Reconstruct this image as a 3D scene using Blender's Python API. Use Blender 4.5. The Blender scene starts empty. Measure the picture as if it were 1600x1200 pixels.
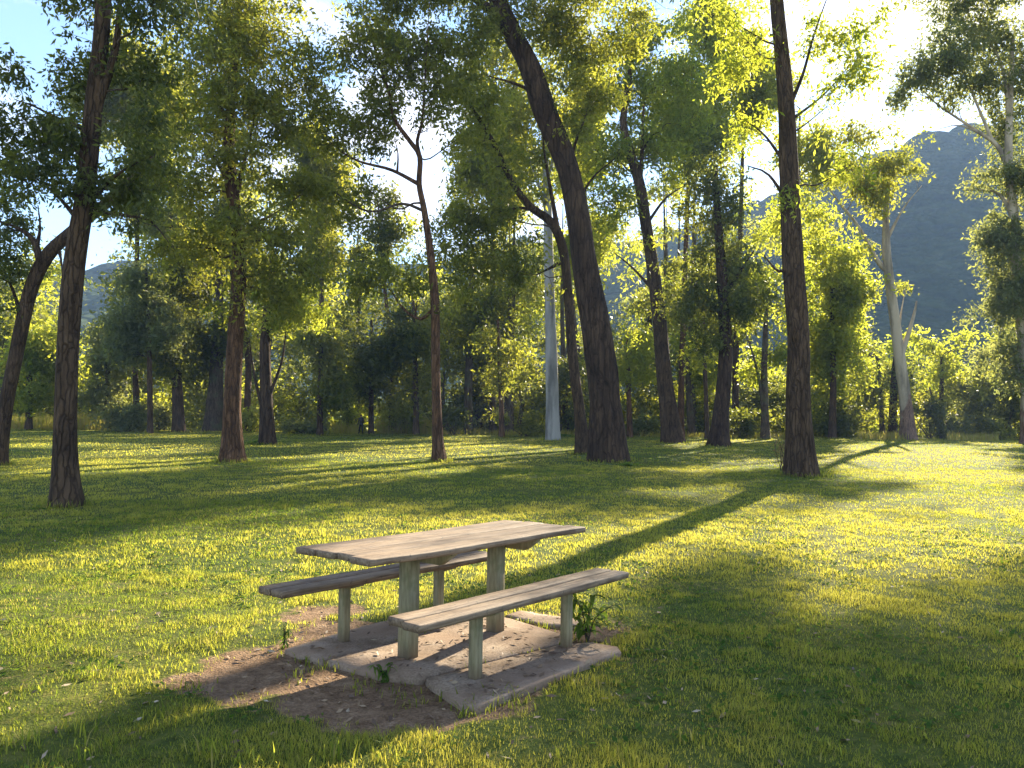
import bpy, math
import numpy as np
from mathutils import Matrix, Vector

rng = np.random.default_rng(11)
SC = bpy.context.scene
COL = SC.collection

# ------------------------------------------------------------------ camera
CAM_H, PITCH, FPX, ROLL = 1.4844, 0.0559, 1225.63, 0.0121
CP, SP = math.cos(PITCH), math.sin(PITCH)
CR, SR = math.cos(ROLL), math.sin(ROLL)
SUN_AZ, SUN_EL = math.radians(28.5), math.radians(25.6)
SUN = np.array([math.sin(SUN_AZ) * math.cos(SUN_EL), math.cos(SUN_AZ) * math.cos(SUN_EL), math.sin(SUN_EL)])


def ray(px, py):
    X, Y = px - 800.0, py - 600.0
    x, y = CR * X + SR * Y, -SR * X + CR * Y
    return np.array([x / FPX, CP + SP * y / FPX, SP - CP * y / FPX])


def at_depth(px, py, d):
    r = ray(px, py)
    return np.array([0, 0, CAM_H]) + r * (d / r[1])


def project(P):
    P = np.asarray(P, float) - np.array([0, 0, CAM_H])
    d = P[..., 1] * CP + P[..., 2] * SP
    up = -P[..., 1] * SP + P[..., 2] * CP
    d = np.where(d < 0.05, 0.05, d)
    X, Y = FPX * P[..., 0] / d, -FPX * up / d
    return 800 + CR * X - SR * Y, 600 + SR * X + CR * Y


def zg(x, y):
    """smooth lawn height: flat near the table, then a gentle rise, level beyond"""
    y = np.asarray(y, float)
    t = np.clip(y - 8, 0, 55)
    return 0.02 * t + 0.0 * np.asarray(x)


def ground_at(px, py):
    r = ray(px, py)
    lo = 0.5
    for t in np.concatenate([np.arange(0.5, 30, 0.25), np.arange(30, 400, 1.0)]):
        p = np.array([0, 0, CAM_H]) + r * t
        if p[2] < zg(p[0], p[1]):
            break
        lo = t
    hi = t
    for _ in range(30):
        m = (lo + hi) / 2
        p = np.array([0, 0, CAM_H]) + r * m
        if p[2] < zg(p[0], p[1]):
            hi = m
        else:
            lo = m
    return np.array([0, 0, CAM_H]) + r * lo


# ------------------------------------------------------------------ noise
_T = np.random.default_rng(5).random((256, 256))


def vnoise(x, y):
    x = np.asarray(x, float); y = np.asarray(y, float)
    xi = np.floor(x).astype(int); yi = np.floor(y).astype(int)
    fx = x - xi; fy = y - yi
    fx = fx * fx * (3 - 2 * fx); fy = fy * fy * (3 - 2 * fy)
    a = _T[xi & 255, yi & 255]; b = _T[(xi + 1) & 255, yi & 255]
    c = _T[xi & 255, (yi + 1) & 255]; d = _T[(xi + 1) & 255, (yi + 1) & 255]
    return (a * (1 - fx) + b * fx) * (1 - fy) + (c * (1 - fx) + d * fx) * fy


def fbm(x, y, o=4):
    s = 0; a = 0.5; n = 0
    for k in range(o):
        s = s + a * vnoise(x * 2 ** k + 17.3 * k, y * 2 ** k + 9.1 * k); n += a; a *= 0.5
    return s / n


def in_poly(x, y, poly):
    x = np.asarray(x); y = np.asarray(y)
    r = np.zeros(x.shape, bool)
    n = len(poly)
    for i in range(n):
        x1, y1 = poly[i]; x2, y2 = poly[(i + 1) % n]
        if y1 == y2:
            continue
        c = ((y1 > y) != (y2 > y)) & (x < (x2 - x1) * (y - y1) / (y2 - y1) + x1)
        r ^= c
    return r


# places on the lawn that lie in full sun, and open gaps in the canopy (as seen from the path)
SUNNY = [
    [(-60, 785), (60, 775), (250, 742), (400, 718), (560, 694), (760, 684), (740, 716), (600, 748), (430, 780), (220, 818), (0, 858), (-80, 870)],
    [(0, 1090), (0, 905), (180, 880), (440, 852), (640, 800), (760, 785), (860, 800), (930, 815), (960, 890), (1000, 1020), (840, 1090), (560, 1180), (300, 1200), (0, 1200)],
    [(1190, 800), (1260, 752), (1600, 705), (1600, 830), (1450, 838), (1240, 850), (1150, 840)],
    [(1020, 890), (1090, 850), (1230, 890), (1180, 935), (1070, 945)],
    [(1290, 692), (1600, 694), (1600, 720), (1290, 735)],
    [(0, 690), (350, 692), (350, 712), (0, 722)],
    [(1060, 690), (1230, 690), (1220, 720), (1040, 712)],
    [(560, 1200), (780, 1120), (950, 1060), (1060, 1120), (1120, 1200)],
    [(700, 690), (900, 700), (880, 730), (640, 720)],
]
DIM = [[(0, 878), (250, 832), (520, 782), (900, 745), (1000, 830), (940, 850), (700, 790), (460, 838), (200, 872), (0, 902)],
       [(0, 968), (200, 925), (420, 893), (420, 905), (230, 945), (0, 1000)],
       [(0, 1120), (250, 1050), (300, 1060), (120, 1130), (0, 1170)]]
GAPS = [
    [(612, 250), (650, 205), (705, 232), (708, 285), (690, 330), (655, 335), (625, 300)],
    [(60, 60), (20, 90), (-40, 70), (-40, 10), (60, 20)],
    [(1388, 20), (1465, 20), (1450, 62), (1400, 88), (1390, 190), (1362, 195), (1372, 120)],
    [(1360, 176), (1440, 176), (1450, 190), (1350, 205)],
    [(1440, 235), (1500, 255), (1520, 320), (1515, 400), (1500, 520), (1440, 500), (1455, 420), (1440, 360)],
    [(140, 445), (168, 440), (178, 490), (150, 515), (130, 500)],
    [(40, 320), (75, 310), (115, 330), (110, 362), (60, 365), (40, 345)],
    [(150, 355), (190, 360), (195, 400), (150, 395)],
    [(1330, 400), (1365, 395), (1360, 430), (1325, 440)],
    [(505, 20), (540, 15), (545, 60), (515, 70)],
    [(1010, 60), (1075, 50), (1080, 85), (1030, 95)],
]


def keep_mask(c, thin=.96):
    """c: centres of twig ends; thin the canopy where the lawn is in sun and where sky shows"""
    t = (c[:, 2] - 0.6) / SUN[2]
    g = c - SUN[None, :] * t[:, None]
    front = (g[:, 1] > 1.2) & (t * SUN[2] > 6.5)
    px, py = project(g)
    kill = np.zeros(len(c), bool)
    for p in SUNNY:
        kill |= in_poly(px, py, p) & front
    for p in DIM:
        kill &= ~in_poly(px, py, p)
    kill &= rng.random(len(c)) < thin
    px, py = project(c)
    for p in GAPS:
        kill |= in_poly(px, py, p) & (rng.random(len(c)) < 0.95)
    return ~kill


# ------------------------------------------------------------------ mesh helpers
def make_mesh(name, verts, faces, mats, mat_idx=None, attrs=None, smooth=False):
    """faces: list of (M,k) int arrays"""
    verts = np.asarray(verts, np.float32)
    me = bpy.data.meshes.new(name)
    me.vertices.add(len(verts))
    me.vertices.foreach_set('co', verts.ravel())
    loops = np.concatenate([f.ravel() for f in faces]).astype(np.int32)
    sizes = np.concatenate([np.full(len(f), f.shape[1]) for f in faces]).astype(np.int32)
    starts = np.concatenate([[0], np.cumsum(sizes)[:-1]]).astype(np.int32)
    me.loops.add(len(loops)); me.loops.foreach_set('vertex_index', loops)
    me.polygons.add(len(sizes))
    me.polygons.foreach_set('loop_start', starts)
    me.polygons.foreach_set('loop_total', sizes)
    if mat_idx is not None:
        me.polygons.foreach_set('material_index', np.asarray(mat_idx, np.int32))
    if smooth is True:
        me.polygons.foreach_set('use_smooth', np.ones(len(sizes), bool))
    elif smooth is not False:
        me.polygons.foreach_set('use_smooth', np.asarray(smooth, bool))
    for m in mats:
        me.materials.append(m)
    for k, (dom, val) in (attrs or {}).items():
        a = me.attributes.new(k, 'FLOAT', dom)
        a.data.foreach_set('value', np.asarray(val, np.float32))
    me.update(calc_edges=True)
    return me


def link(name, me, parent=None, loc=(0, 0, 0), rotz=0):
    o = bpy.data.objects.new(name, me)
    COL.objects.link(o)
    o.parent = parent
    o.location = loc
    o.rotation_euler = (0, 0, rotz)
    return o


def tag(o, label=None, cat=None, group=None, kind=None):
    if label: o['label'] = label
    if cat: o['category'] = cat
    if group: o['group'] = group
    if kind: o['kind'] = kind
    return o


def spline(pts, step):
    """Catmull-Rom through rows of pts (any number of columns), resampled"""
    P = np.asarray(pts, float)
    if len(P) == 2:
        n = max(2, int(np.linalg.norm(P[1, :3] - P[0, :3]) / step) + 1)
        t = np.linspace(0, 1, n)[:, None]
        return P[0] * (1 - t) + P[1] * t
    Q = np.vstack([2 * P[0] - P[1], P, 2 * P[-1] - P[-2]])
    out = []
    for i in range(1, len(Q) - 2):
        n = max(2, int(np.linalg.norm(Q[i + 1, :3] - Q[i, :3]) / step) + 1)
        t = np.linspace(0, 1, n, endpoint=False)[:, None]
        a, b, c, d = Q[i - 1], Q[i], Q[i + 1], Q[i + 2]
        out.append(0.5 * (2 * b + (c - a) * t + (2 * a - 5 * b + 4 * c - d) * t ** 2 + (3 * b - a - 3 * c + d) * t ** 3))
    out.append(P[-1:])
    return np.vstack(out)


def tube(pts, rad, n=8, rough=0.0, seed=0, cap=True):
    """swept tube; returns verts, quads (+ fan caps as quads)"""
    P = np.asarray(pts, float); R = np.asarray(rad, float)
    T = np.gradient(P, axis=0)
    T /= np.linalg.norm(T, axis=1)[:, None] + 1e-9
    ref = np.array([0, 1.0, 0.02])
    A = np.cross(T, ref); A /= np.linalg.norm(A, axis=1)[:, None] + 1e-9
    B = np.cross(T, A)
    th = np.arange(n) / n * 2 * math.pi
    rr = R[:, None] * np.ones(n)[None, :]
    if rough:
        s = np.concatenate([[0], np.cumsum(np.linalg.norm(np.diff(P, axis=0), axis=1))])
        k = 3.2
        nz = fbm((np.cos(th) * k + seed * 7.7)[None, :] + s[:, None] * 0.35, (np.sin(th) * k + seed * 3.1)[None, :] + s[:, None] * 0.22, 4) - 0.5
        big = fbm((np.cos(th) * 0.9 + seed)[None, :] + s[:, None] * 0.5, (np.sin(th) * 0.9)[None, :] - s[:, None] * 0.4, 2) - 0.5
        rr = rr * (1 + rough * 2.6 * nz + rough * 1.9 * big)
        lobe = np.cos(th * 5 + seed)[None, :] * .5 + np.cos(th * 3 + seed * 2.1)[None, :] * .5
        rr = rr * (1 + (rough > .05) * .2 * lobe * np.exp(-s / (R[0] * 2.2 + 1e-6))[:, None])
    V = P[:, None, :] + rr[:, :, None] * (np.cos(th)[None, :, None] * A[:, None, :] + np.sin(th)[None, :, None] * B[:, None, :])
    V = V.reshape(-1, 3)
    m = len(P)
    i = np.arange(m - 1)[:, None] * n; j = np.arange(n)[None, :]; j2 = (j + 1) % n
    F = np.stack([i + j, i + j2, i + n + j2, i + n + j], -1).reshape(-1, 4)
    if cap:
        V = np.vstack([V, P[-1] + T[-1] * R[-1] * 0.4])
        e = len(V) - 1; b = (m - 1) * n
        k = np.arange(0, n, 1)
        F2 = np.stack([b + k, b + (k + 1) % n, np.full(n, e)], -1)
        return V, F, F2
    return V, F, np.zeros((0, 3), int)


class Build:
    """collects pieces into one mesh"""
    def __init__(s):
        s.v = []; s.q = []; s.t = []; s.n = 0; s.qm = []; s.tm = []; s.qt = []; s.tt = []
    def add(s, V, Q=None, T=None, mat=0, tint=None):
        V = np.asarray(V, float)
        if Q is not None and len(Q):
            s.q.append(np.asarray(Q) + s.n); s.qm.append(np.full(len(Q), mat)); s.qt.append(np.full(len(Q), 0.5) if tint is None else tint)
        if T is not None and len(T):
            s.t.append(np.asarray(T) + s.n); s.tm.append(np.full(len(T), mat)); s.tt.append(np.full(len(T), 0.5))
        s.v.append(V); s.n += len(V)
    def tube(s, pts, rad, n=8, rough=0, seed=0, mat=0):
        V, F, F2 = tube(pts, rad, n, rough, seed); s.add(V, F, F2, mat)
    def mesh(s, name, mats, origin=(0, 0, 0), smooth=False):
        fs = []; mi = []; ti = []
        if s.q: fs.append(np.vstack(s.q)); mi += s.qm; ti += s.qt
        if s.t: fs.append(np.vstack(s.t)); mi += s.tm; ti += s.tt
        mi = np.concatenate(mi)
        sm = (mi == 0) if smooth == 'first' else smooth
        return make_mesh(name, np.vstack(s.v) - np.asarray(origin), fs, mats, mi, {'tint': ('FACE', np.concatenate(ti))}, sm)


def leaf_quads(c, L, W, droop=0.55, r=None):
    """lens-shaped folded leaves hanging from points c"""
    r = r or rng
    n = len(c)
    d = r.normal(size=(n, 3)) * np.array([1, 1, 0.75]); d[:, 2] -= droop
    d /= np.linalg.norm(d, axis=1)[:, None]
    s = np.cross(d, r.normal(size=(n, 3))); s /= np.linalg.norm(s, axis=1)[:, None] + 1e-9
    k = (0.45 + 1.15 * r.random(n) ** 1.4)[:, None]
    l = L * k; w = W * k
    up = np.cross(s, d)
    V = np.stack([c, c + d * l * 0.45 + s * w * 0.5 + up * w * 0.15, c + d * l, c + d * l * 0.45 - s * w * 0.5 + up * w * 0.15], 1)
    F = np.arange(n * 4).reshape(n, 4)
    return V.reshape(-1, 3), F


# ------------------------------------------------------------------ materials
def nmat(name):
    m = bpy.data.materials.new(name); m.use_nodes = True
    nt = m.node_tree; nt.nodes.clear()
    return m, nt, (lambda t, **k: node(nt, t, **k))


def node(nt, t, **k):
    n = nt.nodes.new(t)
    ins = k.pop('ins', {})
    for a, b in k.items():
        setattr(n, a, b)
    for a, b in ins.items():
        if hasattr(b, 'is_output'):
            nt.links.new(b, n.inputs[a])
        else:
            n.inputs[a].default_value = b
    return n


def ramp(nt, fac, stops):
    n = nt.nodes.new('ShaderNodeValToRGB')
    e = n.color_ramp.elements
    while len(e) < len(stops): e.new(0.5)
    for i, (p, c) in enumerate(stops):
        e[i].position = p; e[i].color = (*c, 1)
    nt.links.new(fac, n.inputs[0])
    return n.outputs[0]


def leaf_mat(name, stops, tstops, trans=0.5, spec=0.25, rough=0.5):
    m, nt, N = nmat(name)
    a = N('ShaderNodeAttribute', attribute_name='tint')
    c1 = ramp(nt, a.outputs['Fac'], stops); c2 = ramp(nt, a.outputs['Fac'], tstops)
    p = N('ShaderNodeBsdfPrincipled', ins={'Base Color': c1, 'Roughness': rough, 'Specular IOR Level': spec})
    t = N('ShaderNodeBsdfTranslucent', ins={'Color': c2})
    x = N('ShaderNodeMixShader', ins={0: trans, 1: p.outputs[0], 2: t.outputs[0]})
    o = N('ShaderNodeOutputMaterial', ins={0: x.outputs[0]})
    return m


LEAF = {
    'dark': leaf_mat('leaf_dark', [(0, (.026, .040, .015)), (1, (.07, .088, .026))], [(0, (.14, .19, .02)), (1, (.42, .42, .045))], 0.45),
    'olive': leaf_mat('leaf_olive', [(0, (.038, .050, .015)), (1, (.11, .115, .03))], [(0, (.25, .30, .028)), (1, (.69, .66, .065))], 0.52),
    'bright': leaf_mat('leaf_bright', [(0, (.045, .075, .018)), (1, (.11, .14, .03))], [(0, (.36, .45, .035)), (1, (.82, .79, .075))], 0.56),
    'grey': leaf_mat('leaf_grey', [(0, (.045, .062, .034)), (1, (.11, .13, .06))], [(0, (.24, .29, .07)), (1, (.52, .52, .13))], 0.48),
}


def bark_mat(name, dark, light, scale=8.0, stretch=0.15, bump=1.0, pale=None, pale_from=3.0, moss=None):
    m, nt, N = nmat(name)
    tc = N('ShaderNodeTexCoord')
    mp0 = N('ShaderNodeMapping', ins={'Vector': tc.outputs['Object'], 'Scale': (1, 1, stretch)})
    ds = N('ShaderNodeTexNoise', ins={'Vector': tc.outputs['Object'], 'Scale': 5.0, 'Detail': 4.0})
    dm = N('ShaderNodeVectorMath', operation='MULTIPLY_ADD', ins={0: ds.outputs['Color'], 1: (.10, .10, .05), 2: mp0.outputs[0]})
    mp = dm
    n1 = N('ShaderNodeTexNoise', ins={'Vector': mp.outputs[0], 'Scale': scale, 'Detail': 8.0, 'Roughness': .72})
    v1 = N('ShaderNodeTexVoronoi', feature='DISTANCE_TO_EDGE', ins={'Vector': mp.outputs[0], 'Scale': scale * 1.4})
    n2 = N('ShaderNodeTexNoise', ins={'Vector': tc.outputs['Object'], 'Scale': 1.3, 'Detail': 4.0})
    c = ramp(nt, n1.outputs['Fac'], [(.32, dark), (.5, tuple((a + b) / 2 for a, b in zip(dark, light))), (.68, light)])
    crack = N('ShaderNodeMapRange', ins={'Value': v1.outputs['Distance'], 'From Min': 0, 'From Max': .12, 'To Min': .5, 'To Max': 1})
    mul = N('ShaderNodeMix', data_type='RGBA', blend_type='MULTIPLY', ins={'Factor': 1.0, 'A': c, 'B': crack.outputs[0]})
    c = mul.outputs['Result']
    big = ramp(nt, n2.outputs['Fac'], [(.3, (.75, .72, .7)), (.7, (1.2, 1.15, 1.1))])
    c = N('ShaderNodeMix', data_type='RGBA', blend_type='MULTIPLY', ins={'Factor': 1.0, 'A': c, 'B': big}).outputs['Result']
    hgt = N('ShaderNodeMath', operation='ADD', ins={0: n1.outputs['Fac'], 1: crack.outputs[0]})
    bstr = bump
    if moss:
        f = N('ShaderNodeMapRange', ins={'Value': n2.outputs['Fac'], 'From Min': .5, 'From Max': .68})
        c = N('ShaderNodeMix', data_type='RGBA', ins={'Factor': f.outputs[0], 'A': c, 'B': (*moss, 1)}).outputs['Result']
    if pale:
        sep = N('ShaderNodeSeparateXYZ', ins={0: tc.outputs['Object']})
        s = N('ShaderNodeMath', operation='MULTIPLY_ADD', ins={0: sep.outputs['X'], 1: -3.0, 2: sep.outputs['Z']})
        ad = N('ShaderNodeMath', operation='MULTIPLY_ADD', ins={0: n2.outputs['Fac'], 1: 3.0, 2: s.outputs[0]})
        f = N('ShaderNodeMapRange', ins={'Value': ad.outputs[0], 'From Min': pale_from + 1.3, 'From Max': pale_from + 1.7})
        n3 = N('ShaderNodeTexNoise', ins={'Vector': mp.outputs[0], 'Scale': 2.2, 'Detail': 3.0})
        pc = ramp(nt, n3.outputs['Fac'], [(.35, tuple(x * .42 for x in pale)), (.58, pale)])
        c = N('ShaderNodeMix', data_type='RGBA', ins={'Factor': f.outputs[0], 'A': c, 'B': pc}).outputs['Result']
    b = N('ShaderNodeBump', ins={'Height': hgt.outputs[0], 'Strength': bstr, 'Distance': .06})
    p = N('ShaderNodeBsdfPrincipled', ins={'Base Color': c, 'Roughness': .9, 'Specular IOR Level': .15, 'Normal': b.outputs[0]})
    N('ShaderNodeOutputMaterial', ins={0: p.outputs[0]})
    return m


BARK = {
    'brown': bark_mat('bark_brown', (.032, .021, .013), (.135, .09, .056)),
    'red': bark_mat('bark_reddish', (.042, .023, .013), (.20, .112, .062)),
    'black': bark_mat('bark_blackish', (.020, .013, .009), (.095, .062, .040), scale=5, bump=1.0),
    'grey': bark_mat('bark_grey', (.05, .037, .027), (.18, .135, .095), moss=(.09, .10, .05)),
    'white': bark_mat('bark_white', (.11, .085, .07), (.33, .27, .22), pale=(.33, .315, .29), pale_from=-1.4, bump=.4),
    'cream': bark_mat('bark_cream', (.10, .065, .05), (.34, .22, .16), pale=(.50, .42, .31), pale_from=3.6, bump=.5),
}
TWIG = bark_mat('twig_bark', (.04, .03, .022), (.13, .10, .075), bump=.3)
TWIG_PALE = bark_mat('twig_pale', (.2, .16, .12), (.48, .41, .32), bump=.2)


# ------------------------------------------------------------------ trees
LEAF_TOTAL = [0]
TRUNK_FEET = []


def width_r(w, d):
    return w / FPX * d / 2


def crown_cloud(blobs, d, dens, subr_px=24, leaf_px=(8.0, 2.9), per=62, zmin=None, r=None, thin=.96):
    """blobs: (cx,cy,rx,ry[,weight]) in photo pixels at depth d -> twig ends and leaf points"""
    r = r or rng
    S = []; own = []
    for bi, b in enumerate(blobs):
        cx, cy, rx, ry = b[:4]; wgt = b[4] if len(b) > 4 else 1.0
        c = at_depth(cx, cy, d)
        k = d / FPX
        dep = (rx + ry) / 2 * k * 1.0
        c[1] += r.uniform(-.6, .6) * dep
        n = max(3, int(dens * wgt * (rx * ry) / (subr_px ** 2) * 4.6))
        u = r.normal(size=(n, 3)); u /= np.linalg.norm(u, axis=1)[:, None]
        rad = r.random(n) ** 0.5
        wob = 0.55 + 0.95 * fbm(u[:, 0] * 1.7 + bi * 3.1 + cx, u[:, 2] * 1.7 + u[:, 1], 2)
        p = c + u * (rad * wob)[:, None] * np.array([rx * k, dep, ry * k])
        S.append(p); own += [bi] * n
    S = np.vstack(S); own = np.array(own)
    if zmin is not None:
        S[:, 2] = np.maximum(S[:, 2], zmin)
    m = keep_mask(S, thin)
    return S[m], own[m]


def foliage(S, d, build, mat=0, subr_px=24, leaf_px=(8.0, 2.9), per=62, droop=.55, r=None, base_tint=0.5):
    r = r or rng
    k = d / FPX
    n = len(S)
    if n == 0:
        return
    cnt = np.maximum(8, (per * 1.12 * (0.5 + r.random(n))).astype(int))
    idx = np.repeat(np.arange(n), cnt)
    sr = subr_px * k * (0.7 + 0.6 * r.random(n))
    g = r.normal(size=(len(idx), 3)) * 0.52
    g *= np.array([1.0, 1.0, 0.72])
    P = S[idx] + g * sr[idx][:, None]
    P[:, 2] -= 0.25 * (g[:, 0] ** 2 + g[:, 1] ** 2) * sr[idx]
    V, F = leaf_quads(P, leaf_px[0] * k * 1.12, leaf_px[1] * k * 1.08, droop, r)
    st = r.random(n)
    tint = np.clip(base_tint + 0.65 * (st[idx] - .5) + 0.5 * (r.random(len(idx)) - .5), 0, 1)
    build.add(V, F, None, mat, tint)
    LEAF_TOTAL[0] += len(F)


def twigs(S, own, blobs_c, skel, build, mat, d, fine=True, r=None):
    """a branch from the nearest part of the skeleton to each blob, then a twig to each twig end"""
    r = r or rng
    SK = np.vstack(skel)
    for bi, c in enumerate(blobs_c):
        mem = S[own == bi]
        if len(mem) < 2:
            continue
        c = mem.mean(0)
        q = SK[:, :3]
        dist = np.linalg.norm(q - c, axis=1) + np.where(q[:, 2] > c[2] - 0.1 * abs(c[2] - q[:, 2].min()), 2.0, 0) + 0.6 * np.maximum(0, q[:, 2] - c[2])
        j = int(dist.argmin())
        a = q[j]; ra = SK[j, 3]
        ln = np.linalg.norm(c - a)
        r0 = min(ra * .55, 0.012 + ln * 0.014)
        mid = a * .5 + c * .5 + r.normal(size=3) * ln * .09 + np.array([0, 0, -.04 * ln])
        P = spline(np.vstack([a, a * .78 + c * .22 + r.normal(size=3) * ln * .05, mid, c]), max(.25, ln / 9))
        R = np.linspace(r0, r0 * .35, len(P))
        build.tube(P, R, 6, 0, 0, mat)
        if fine:
            for s in mem:
                dd = np.linalg.norm(P - s, axis=1) + (np.arange(len(P))[::-1] * 0.02)
                jj = int(dd.argmin()); b = P[jj]
                l2 = np.linalg.norm(s - b)
                if l2 < .05: continue
                m2 = (b + s) / 2 + r.normal(size=3) * l2 * .12
                PP = spline(np.vstack([b, m2, s]), l2 / 3)
                build.tube(PP, np.linspace(min(R[jj] * .7, .004 + .008 * l2), .0035 * max(1, d / 18), len(PP)), 4, 0, 0, mat)


def px_path(pts, d0, drift=0.0, d1=None):
    """(px,py,width) rows -> xyz,r rows at depth d0 drifting by `drift` metres to the end"""
    out = []
    n = len(pts)
    for i, p in enumerate(pts):
        d = d0 + drift * i / max(1, n - 1)
        q = at_depth(p[0], p[1], d)
        out.append([*q, width_r(p[2], d)])
    return np.array(out)


def tree(name, label, cat, trunk, limbs=(), blobs=(), leaf='olive', bark='brown', group=None, dens=1.0, d=None, rough=.07,
         subr=24, leaf_px=(8.0, 2.9), per=62, droop=.85, tint=.5, fine=True, drift=0, segs=16, twigm=None, flare=1.35, thin=.96):
    b0 = trunk[0]
    if d is None:
        base = ground_at(b0[0], b0[1]); d = base[1]
    else:
        base = at_depth(b0[0], b0[1], d); base[2] = zg(base[0], d)
    root = link(name, None, None, base)
    tag(root, label, cat, group)
    T = px_path(trunk, d, drift)
    T[0, :3] = base
    sk = spline(T, .3 if d < 40 else .6)
    sk[:, 3] = np.maximum(sk[:, 3], .01)
    h = sk[:, 2] - base[2]
    sk[:, 3] *= 1 + (flare - 1) * np.exp(-h / (sk[0, 3] * 1.6))
    down = sk[0].copy(); down[2] -= .25; down[3] *= 1.1
    full = np.vstack([down, sk])
    b = Build(); b.tube(full[:, :3], full[:, 3], segs, rough, seed=len(label))
    link('trunk', b.mesh('trunk', [BARK[bark]], base, True), root)
    TRUNK_FEET.append((base[0], base[1], sk[0, 3]))
    skel = [sk[len(sk) // 3:]]
    for li, lm in enumerate(limbs):
        P = px_path(lm, d, 0)
        off = rng.uniform(-.12, .12) * np.linalg.norm(P[-1, :3] - P[0, :3])
        P[:, 1] += np.linspace(0, 1, len(P)) * off
        # root the limb on the nearest skeleton point
        SK = np.vstack(skel); j = np.linalg.norm(SK[:, :3] - P[0, :3], axis=1).argmin()
        if np.linalg.norm(SK[j, :3] - P[0, :3]) < 1.5: P[0, :3] = SK[j, :3]
        s = spline(P, .25 if d < 40 else .5)
        s[:, 3] *= np.linspace(1, .4, len(s)); s[:, 3] = np.maximum(s[:, 3], .006)
        b = Build(); b.tube(s[:, :3], s[:, 3], 9, rough * .6, li + 3)
        link('limb', b.mesh('limb', [BARK[bark]], base, True), root)
        skel.append(s)
    if blobs:
        S, own = crown_cloud(list(blobs), d, dens, subr, thin=thin)
        cb = Build()
        twigs(S, own, [None] * len(blobs), skel, cb, 0, d, fine)
        foliage(S, d, cb, 1, subr, leaf_px, per, droop, None, tint)
        if cb.n:
            link('crown', cb.mesh('crown', [twigm or TWIG, LEAF[leaf]], base, 'first'), root)
    return root


def auto_blobs(cx, cy, rx, ry, n, r=None):
    r = r or rng
    out = []
    for i in range(n):
        a = r.uniform(0, 2 * math.pi); q = math.sqrt(r.random()) * .78
        f = r.uniform(.28, .48)
        out.append((cx + rx * q * math.cos(a), cy + ry * q * math.sin(a), max(14, rx * f * 1.1), max(12, ry * f * .9)))
    return out

# ------------------------------------------------------------------ world, sun, camera
W = bpy.data.worlds.new('World'); SC.world = W; W.use_nodes = True
nt = W.node_tree; nt.nodes.clear()
N = lambda t, **k: node(nt, t, **k)
sky = N('ShaderNodeTexSky', sky_type='NISHITA', sun_disc=False, sun_elevation=SUN_EL, sun_rotation=SUN_AZ, air_density=1.0, dust_density=.1, ozone_density=4.0, altitude=100)
tc = N('ShaderNodeTexCoord')
mp = N('ShaderNodeMapping', ins={'Vector': tc.outputs['Generated'], 'Scale': (1, 1, 2.2)})
cn = N('ShaderNodeTexNoise', ins={'Vector': mp.outputs[0], 'Scale': 3.4, 'Detail': 6.0, 'Roughness': .6})
cf = N('ShaderNodeMapRange', ins={'Value': cn.outputs['Fac'], 'From Min': .5, 'From Max': .68, 'To Max': .75})
cm = N('ShaderNodeMix', data_type='RGBA', ins={'Factor': cf.outputs[0], 'A': sky.outputs[0], 'B': (5.5, 5.4, 5.4, 1)})
tn = N('ShaderNodeMix', data_type='RGBA', blend_type='MULTIPLY', ins={'Factor': 1.0, 'A': cm.outputs['Result'], 'B': (1.0, .92, .87, 1)})
bg = N('ShaderNodeBackground', ins={'Color': tn.outputs['Result'], 'Strength': .088})
N('ShaderNodeOutputWorld', ins={0: bg.outputs[0]})

sl = bpy.data.lights.new('sun', 'SUN'); sl.energy = 5.0; sl.angle = math.radians(.6); sl.color = (1.0, .87, .64)
so = bpy.data.objects.new('sun', sl); COL.objects.link(so)
so.rotation_euler = Vector(SUN).to_track_quat('Z', 'Y').to_euler()
so.location = (20, 40, 40)

cam = bpy.data.cameras.new('camera'); co = bpy.data.objects.new('camera', cam); COL.objects.link(co)
cam.sensor_width = 36; cam.lens = FPX / 1600 * 36; cam.clip_end = 4000; cam.clip_start = .05
# image x axis (X right, Y down): world direction of +X pixel and +Y pixel
ex = (ray(801, 600) - ray(800, 600)); ex /= np.linalg.norm(ex)
ey = (ray(800, 599) - ray(800, 600)); ey /= np.linalg.norm(ey)
ez = np.cross(ex, ey)
co.matrix_world = Matrix(((ex[0], ey[0], ez[0], 0), (ex[1], ey[1], ez[1], 0), (ex[2], ey[2], ez[2], CAM_H), (0, 0, 0, 1)))
SC.camera = co
SC.view_settings.view_transform = 'Standard'; SC.view_settings.look = 'None'
SC.view_settings.exposure = 2.3; SC.view_settings.gamma = 1
SC.cycles.max_bounces = 7; SC.cycles.diffuse_bounces = 4; SC.cycles.transmission_bounces = 5; SC.cycles.glossy_bounces = 2
SC.cycles.volume_bounces = 0; SC.cycles.use_denoising = True; SC.cycles.caustics_reflective = False; SC.cycles.caustics_refractive = False
SC.cycles.sample_clamp_indirect = 6

# ------------------------------------------------------------------ table frame
TX, TY, TA = -.3677, 5.3602, .8765
UX = np.array([math.cos(TA), math.sin(TA)]); VX = np.array([-UX[1], UX[0]])


def uv(x, y):
    dx, dy = x - TX, y - TY
    return dx * UX[0] + dy * UX[1], dx * VX[0] + dy * VX[1]


def xy(u, v):
    return TX + u * UX[0] + v * VX[0], TY + u * UX[1] + v * VX[1]


def blob_dist(u, v, cu, cv, ru, rv):
    return np.sqrt(((u - cu) / ru) ** 2 + ((v - cv) / rv) ** 2)


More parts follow.
